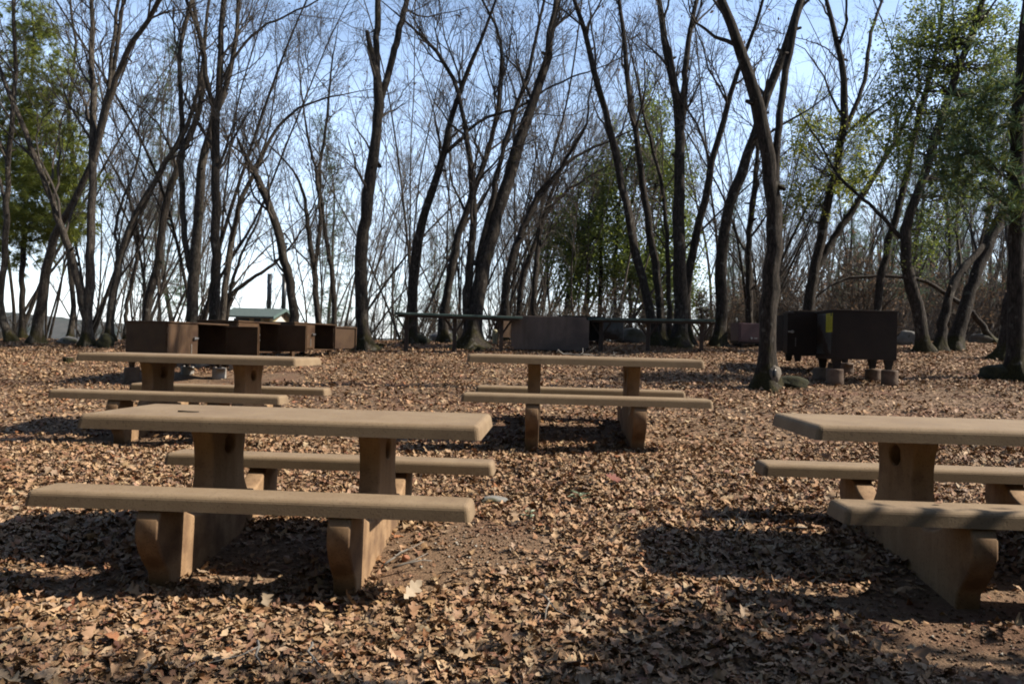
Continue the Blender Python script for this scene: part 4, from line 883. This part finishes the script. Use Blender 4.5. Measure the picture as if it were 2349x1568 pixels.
# shade trees of the same wood just outside the picture, right of the tables
for (x_, y_, k, s) in ((12.8, 9.3, 3, .95), (13.5, 11.5, 1, 1.0)):
    place(tmpl[k], used, x_, y_, 2.6 + rr_.uniform(-.5, .5), s, 'bare oak standing to the right of the picnic tables', 'oaks right of the tables')
st = free_tree('oak_tree', 'x', 'oak tree', 'x', 720, 11, 2, (-.02, 0), 'bark_dark', 'twig_dark', r0=.30, dens_=.7, spread=.45)
for x_, y_, rz, s in ((7.0, 3.0, .1, 1.0), (8.6, 2.7, .6, 1.0)):
    place(st, used, x_, y_, rz, s, 'stout bare oak standing to the right of the front picnic table', 'stout oaks right of the tables')
# dark evergreens of the same wood behind and to the left of the camera
eg = free_tree('evergreen_oak', 'broad evergreen oak in the woods behind the picnic tables', 'evergreen oak', 'evergreens behind the viewer', 710, 10, 2, (.0, 0), 'bark_dark', 'twig_dark', r0=.2, fol=dict(kind='leaf', n=420, lo=.12, wid=4.6, per=26, pal=LIVE, rad=.8, leaf=(.26, .44)))
for x_, y_, s in ((-9, -7, 1), (-4, -9, 1.1), (1, -7.5, 1), (6, -9, 1.1), (11, -7, .9), (-13, -3, 1.1), (-14, 2.5, 1), (-17, 7, 1), (-6, -15, 1.3), (4, -16, 1.3), (13, -14, 1.2), (-16, -11, 1.2)):
    place(eg, used, x_, y_, rr_.uniform(0, 6), s)
for x_, y_, s in ((5.0, 1.78, .42), (6.6, 1.45, .45)):
    place(eg, used, x_, y_, rr_.uniform(0, 6), s, 'young evergreen oak standing right of the front tables', 'young evergreens right of the tables')
# brown leaved brush at the back right
def shrub(seed):
    r = np.random.default_rng(seed); t = thing('brown_shrub', 'brown leaved shrub in the understorey behind the dark lockers', 'shrub', (0, 0, 0), 0, 'brown shrubs at the back right')
    N = 9; X = np.zeros((N, 8, 3)); d = np.stack([r.normal(0, .35, N), r.normal(0, .35, N), np.ones(N)], 1)
    for i in range(1, 8): d = d + r.normal(0, .13, (N, 3)); X[:, i] = X[:, i - 1] + norm(d) * .30
    Rr = np.linspace(.022, .007, 8)[None].repeat(N, 0)
    P1, R1 = grow(X, Rr, 9, .15, .98, (.4, 1.1), (.4, 1.0), 5, .7, .010, .004, r, .25, .05); P2, R2 = grow(P1, R1, 6, .1, .98, (.15, .5), (.4, 1.0), 3, .7, .005, .003, r)
    V, F = cat([tubes(X, Rr, 5), tubes(P1, R1, 4), tubes(P2, R2, 3)]); link('stems', np_mesh('stems', V, F), M['twig'], t)
    n = 420; C = P2[r.integers(0, len(P2), n), r.integers(1, 3, n)] + r.normal(0, .03, (n, 3)); V, F, T = leaf_quads(C, (.06, .11), r, DRY, .55, .5)
    link('dry_leaves', np_mesh('dry_leaves', V, F, T), M['dry_leaf'], t); return t
sh = [shrub(500 + i) for i in range(3)]
for i in range(44):
    y_ = rr_.uniform(19.6, 36); a_ = rr_.uniform(.24, .78); place(sh[i % 3], used, a_ * y_, y_, rr_.uniform(0, 6.2), rr_.uniform(.6, 1.15))
for i in range(16):
    y_ = rr_.uniform(20, 30); a_ = rr_.uniform(-.12, .24); place(sh[i % 3], used, a_ * y_, y_, rr_.uniform(0, 6.2), rr_.uniform(.4, .75), 'low brown shrub at the crest behind the counters', 'low brush along the crest')
def brush(seed):
    r = np.random.default_rng(seed); t = thing('bare_shrub', 'low bare grey brush along the crest between the oak trunks', 'shrub', (0, 0, 0), 0, 'bare brush along the crest')
    N = 12; X = np.zeros((N, 7, 3)); X[:, 0] = r.normal(0, .12, (N, 3)) * np.array([1, 1, 0]); d = np.stack([r.normal(0, .5, N), r.normal(0, .5, N), np.ones(N)], 1)
    for i in range(1, 7): d = d + r.normal(0, .16, (N, 3)); X[:, i] = X[:, i - 1] + norm(d) * .26
    Rr = np.linspace(.014, .005, 7)[None].repeat(N, 0)
    P1, R1 = grow(X, Rr, 8, .15, .98, (.3, .9), (.4, 1.0), 5, .7, .008, .004, r, .25, .05); P2, R2 = grow(P1, R1, 6, .1, .98, (.12, .45), (.4, 1.0), 3, .7, .004, .003, r)
    link('stems', np_mesh('stems', *tubes(X, Rr, 5)), M['twig'], t); V, F = cat([tubes(P1, R1, 4), tubes(P2, R2, 3)]); link('twigs', np_mesh('twigs', V, F), M['twig_pale'], t); return t
bs = [brush(800 + i) for i in range(3)]
for i in range(44):
    y_ = rr_.uniform(19.2, 32); a_ = rr_.uniform(-.70, .26)
    if -.42 < a_ < -.24: continue
    place(bs[i % 3], used, a_ * y_, y_, rr_.uniform(0, 6.2), rr_.uniform(.45, .9))
# far pines
pn = free_tree('pine_tree', 'faint slender pine far off among the bare oaks', 'pine tree', 'far slender pines', 700, 17, 1, (.02, 0), 'bark_pale', 'twig', r0=.16, fol=dict(kind='needle', n=120, lo=.35, wid=2.4, per=16, pal=DKPINE * 1.2, rad=.55, leaf=(.2, .32)))
for px, y_, s in ((745, 46, .95), (405, 40, 1.05), (1005, 56, .62), (1190, 60, .6), (1040, 64, .7), (1950, 44, .8), (2020, 50, .9), (2120, 46, .85), (2230, 40, .9), (2320, 36, .85), (900, 70, .6), (1700, 58, .8)):
    place(pn, used, (px - 1174) / FOC * y_, y_, rr_.uniform(0, 6), s)

# a wood far off on the right hillside, one mass
r = np.random.default_rng(77); N = 420; y_ = r.uniform(62, 185, N); x_ = r.uniform(.27, .80, N) * y_
zb = gz(x_, np.minimum(y_, 120)) + np.maximum(y_ - 150, 0) * .12 * (x_ / y_ > .3) - .2
X = np.zeros((N, 8, 3)); d = np.stack([r.normal(.08, .1, N), r.normal(0, .1, N), np.ones(N)], 1); X[:, 0] = np.stack([x_, y_, zb], 1)
for i in range(1, 8): d = d + r.normal(0, .07, (N, 3)); X[:, i] = X[:, i - 1] + norm(d) * r.uniform(1.2, 1.9, (N, 1))
Rr = np.linspace(.16, .03, 8)[None].repeat(N, 0)
P1, R1 = grow(X, Rr, 16, .12, .98, (1.2, 3.6), (.4, .9), 5, .5, .05, .02, r, .2, .12); P2, R2 = grow(P1, R1, 6, .1, .98, (.5, 1.6), (.4, .95), 3, .6, .018, .010, r, .2, .08)
V, F = cat([tubes(X, Rr, 6), tubes(P1, R1, 3), tubes(P2, R2, 3)])
tag(link('far_wood', np_mesh('far_wood', V, F), M['twig_pale']), 'grey brown mass of bare woods on the far right hillside', 'wood', kind='stuff')

# ------------------------------------------------------------------ hills
def ridge(name, label, pts, depth, seed, m):
    r = np.random.default_rng(seed); X = np.linspace(pts[0][0], pts[-1][0], 160); H = np.interp(X, [p_[0] for p_ in pts], [p_[1] for p_ in pts])
    rows = []
    for k, f in enumerate(np.linspace(0, 1, 22)):
        y_ = depth * (1 + .45 * f); z = -14 + (H + 14) * np.sin(np.pi / 2 * min(f * 1.6, 1)) + (r.normal(0, 1, 160) * .018 * (H + 20)) * (f > .05)
        rows.append(np.stack([X * (1 + .35 * f), np.full(160, y_), z], 1))
    V = np.array(rows).reshape(-1, 3); i = np.arange(22 * 160).reshape(22, 160)
    F = np.stack([i[:-1, :-1], i[:-1, 1:], i[1:, 1:], i[1:, :-1]], -1).reshape(-1, 4)
    tag(link(name, np_mesh(name, V, F, smooth=True), m), label, 'hill', kind='structure')
ridge('hills', 'low wooded hill far beyond the clearing at left', [(-1500, 52), (-760, 50), (-600, 34), (-450, 20), (-300, 6), (-120, 12), (60, 4), (200, 2)], 900, 1, M['hill'])
ridge('hills', 'wooded hillside rising behind the right woods', [(20, -4), (48, 2), (70, 12), (100, 20), (150, 28), (300, 36)], 190, 2, M['hill'])

# ------------------------------------------------------------------ small things near the tables
def stick(name, label, cat_, pts, r0, r1, group=None, m='dead_twig', side=0, seed=0):
    r_ = random.Random(seed); b = B(); P = [Vector(q) for q in pts]; n = len(P)
    b.tube(P, [r0 + (r1 - r0) * i / (n - 1) for i in range(n)], 6)
    for k in range(side):
        i = r_.randrange(1, n - 1); d = (P[i + 1] - P[i]).normalized(); q = Vector((r_.uniform(-1, 1), r_.uniform(-1, 1), r_.uniform(.1, .6))).normalized()
        L = r_.uniform(.08, .2); b.tube([P[i], P[i] + (d + q * .6) * L * .5, P[i] + (d + q * .9) * L], [r1 * 1.2, r1, r1 * .5], 5)
    o = b.done(name, M[m], None, smooth=True); return tag(o, label, cat_, group)
def on_table(tx, ty, tz, a, u, v, z): return (tx + u * math.cos(a) - v * math.sin(a), ty + u * math.sin(a) + v * math.cos(a), tz + z)
TA = (-1.239, 4.577, 0, -.055); TB = (.704, 7.623, .352, -.048); TC = (2.714, 4.367, .058, -.048)
stick('dead_twig', 'short dark twig lying on the front left tabletop', 'twig', [on_table(*TA, -.66 + .03 * i, -.16 + .006 * math.sin(i * 1.9), .766) for i in range(5)], .005, .003, m='bark_dark')
stick('dead_twig', 'long thin dead branch lying on the middle tabletop', 'twig', [on_table(*TB, -.25 + .055 * i, .18 + .03 * math.sin(i * 1.2), .766 + (.05 if i == 0 else .012 * abs(math.sin(i * .9)))) for i in range(14)], .009, .004, side=6, seed=3)
def gpt(px, py): return ground_at(px, py)
TW = [((880, 1310), (905, 1300), (935, 1278), 'pale forked twig on the bare soil right of the front table leg'), ((900, 1318), (950, 1311), (990, 1305), 'grey stick lying on bare soil by the front left table'),
      ((590, 1502), (585, 1545), (600, 1560), 'thin bent twig standing in the leaves at bottom left'), ((1690, 1195), (1705, 1215), (1685, 1245), 'curved pale twig in the leaves left of the right table'),
      ((1780, 1218), (1815, 1224), (1850, 1216), 'bone pale stick in the sunlit strip beside the right table'), ((715, 1500), (705, 1530), (735, 1560), 'crooked grey twig in the leaves below the front table'),
      ((1530, 880), (1580, 878), (1640, 884), 'long dead twig near the front oak'), ((1230, 1380), (1260, 1405), (1250, 1440), 'dark twig across the leaves in the lower middle')]
for i, (a, m_, c, lab) in enumerate(TW):
    pts = []
    for k, q in enumerate((a, m_, c)):
        p = gpt(*q); pts.append((p[0], p[1], float(gzl(p[0], p[1])) + .045 + .012 * (k == 1)))
    pts = [pts[0], tuple((np.array(pts[0]) + pts[1]) / 2 + np.array([.008, .006, .006])), pts[1], tuple((np.array(pts[2]) + pts[1]) / 2 + np.array([-.006, .008, .004])), pts[2]]
    stick('dead_twig', lab, 'twig', pts, .007, .003, 'twigs lying on the leaves', side=1, seed=i)
# single leaves that stand out
def one_leaf(label, p, L, rot, colr, name='oak_leaf'):
    X, Wd = ST8; n = len(X); v = np.zeros((3 * n, 3)); v[:, 0] = np.concatenate([X, X + .05 * (Wd > .2), X + .05 * (Wd > .2)]) - .5; v[:, 1] = np.concatenate([np.zeros(n), Wd, -Wd]); v[:, 2] = .7 * v[:, 1] ** 2 + .35 * v[:, 0] ** 2
    f = []
    for i in range(n - 1): f += [(i, i + 1, n + i + 1, n + i), (i + 1, i, 2 * n + i, 2 * n + i + 1)]
    o = link(name, np_mesh(name, v * L, np.array(f), np.tile(colr, (3 * n, 1))), M['leaf_litter']); o.location = p; o.rotation_euler = rot
    return tag(o, label, 'leaf', 'single leaves that stand out')
p = gpt(945, 1378); one_leaf('pale upright oak leaf at the shadow edge below the front table', (p[0], p[1], float(gzl(p[0], p[1])) + .07), .13, (.9, -.5, .9), (.58, .46, .32))
p = gpt(800, 1395); one_leaf('brown upright oak leaf below the right leg of the front table', (p[0], p[1], float(gzl(p[0], p[1])) + .07), .13, (1.2, -.2, 2.2), (.44, .30, .19))
one_leaf('small brown leaf lying on the right front bench', on_table(*TC, -.62, -.67, .424), .05, (0, 0, .4), (.22, .11, .06))
p = gpt(1405, 1120); one_leaf('rust red leaf curled up in the middle of the litter', (p[0], p[1], float(gzl(p[0], p[1])) + .06), .15, (.7, .3, .5), (.20, .055, .03))
p = gpt(1530, 1300); one_leaf('large pale oak leaf at the shadow in the lower right', (p[0], p[1], float(gzl(p[0], p[1])) + .06), .15, (.5, .2, 1.5), (.50, .38, .26))
# seedlings
def seedling(label, px, py, n, L, seed):
    p = gpt(px, py); r_ = random.Random(seed); z = float(gzl(p[0], p[1])); t = thing('seedling', label, 'seedling', (p[0], p[1], z), 0, 'green seedlings')
    b = B(); b.tube([(0, 0, -.01), (.005, 0, .05), (.012, .004, .10)], [.003, .0025, .002], 6); b.done('stem', M['moss'], t)
    b = B()
    for k in range(n):
        a = k * 2.4 + r_.random(); d = Vector((math.cos(a), math.sin(a), .25)); s = Vector((-math.sin(a), math.cos(a), 0)); o = Vector((.01, 0, .05 + .05 * k / n))
        q = [o, o + d * L * .35 + s * L * .2, o + d * L * .75 + s * L * .16, o + d * L - Vector((0, 0, .012)), o + d * L * .75 - s * L * .16, o + d * L * .35 - s * L * .2]; b.poly(q)
    b.done('leaf_cluster', M['seed'], t)
M['seed'] = noise_mat('seedling_leaf', (.17, .22, .12), (.24, .29, .17), rough=.5)
seedling('pale green seedling in the leaves between the front tables', 1325, 1160, 8, .085, 1)
seedling('tiny green seedling right of the front left bench', 1212, 1212, 5, .06, 2)
# orange stone and root burl of the front oak
rock('small orange stone on the bare soil beside the front table leg', 930, 1283, 1, .02, .016, .02, noise_mat('orange_stone', (.42, .17, .09), (.5, .22, .12), rough=.8), 'stone', 'stone', 11, group='small stones')
o = bpy.data.objects['stone']; p = gpt(930, 1287); o.location = (p[0], p[1], p[2] + .02)
rock('grey flat stone by the right end of the front bench', 1130, 1155, 1, .10, .07, .035, M['rock'], 'stone', 'stone', 12, group='small stones')
o = bpy.data.objects['stone.001']; p = gpt(1128, 1152); o.location = (p[0], p[1], p[2] + .012)
for lab, px, py, y_, sx, sy, sz, m_, sd_ in (('mossy root swelling right of the front oak trunk', 1815, 878, 10.8, .22, .2, .12, 'moss', 21), ('mossy root flare left of the right edge pine', 2285, 856, 11.9, .28, .22, .16, 'moss', 22)):
    rock(lab, px, py, y_, sx, sy, sz, M[m_], 'mossy mound', 'mossy_mound', sd_, group='mossy mounds')
ft = next(q for q in col.objects if q.get('label', '').startswith('dark leaning oak trunk in front'))
p = atd(1777, 858, 10.60) - np.array(ft.location)
b = B(); bmesh.ops.create_icosphere(b.bm, subdivisions=3, radius=1)
for v in b.bm.verts: v.co = Vector((v.co.x * .085, v.co.y * .05, v.co.z * .125)) * (1 + .08 * math.sin(7 * v.co.x + 4 * v.co.z))
oo = b.done('wound_callus', M['cutwood'], ft, smooth=True); oo.location = p; oo.rotation_euler = (R(-14), R(12), 0)
b = B(); bmesh.ops.create_icosphere(b.bm, subdivisions=2, radius=1)
for v in b.bm.verts: v.co = Vector((v.co.x * .030 - .02, v.co.y * .012 - .045, v.co.z * .065))
b.done('hollow', M['dark_glass'], oo, smooth=True)
q = next(o_ for o_ in col.objects if o_.get('label', '').startswith('brown stained pier')); q.data.materials[0] = M['pier_brown']
# ------------------------------------------------------------------ haze
HZ = 0.00010
b = B(); b.box((0, 760, 12), (4400, 1800, 150)); hz = b.done('haze', None)
hm = bpy.data.materials.new('pale_air'); hm.use_nodes = True; hm.node_tree.nodes.remove(hm.node_tree.nodes['Principled BSDF'])
pv = hm.node_tree.nodes.new('ShaderNodeVolumePrincipled'); pv.inputs['Density'].default_value = HZ; pv.inputs['Color'].default_value = (.80, .87, 1.0, 1)
hm.node_tree.links.new(pv.outputs[0], hm.node_tree.nodes['Material Output'].inputs['Volume']); hz.data.materials.append(hm); tag(hz, 'thin pale air over the whole clearing and hills', 'haze', kind='stuff')
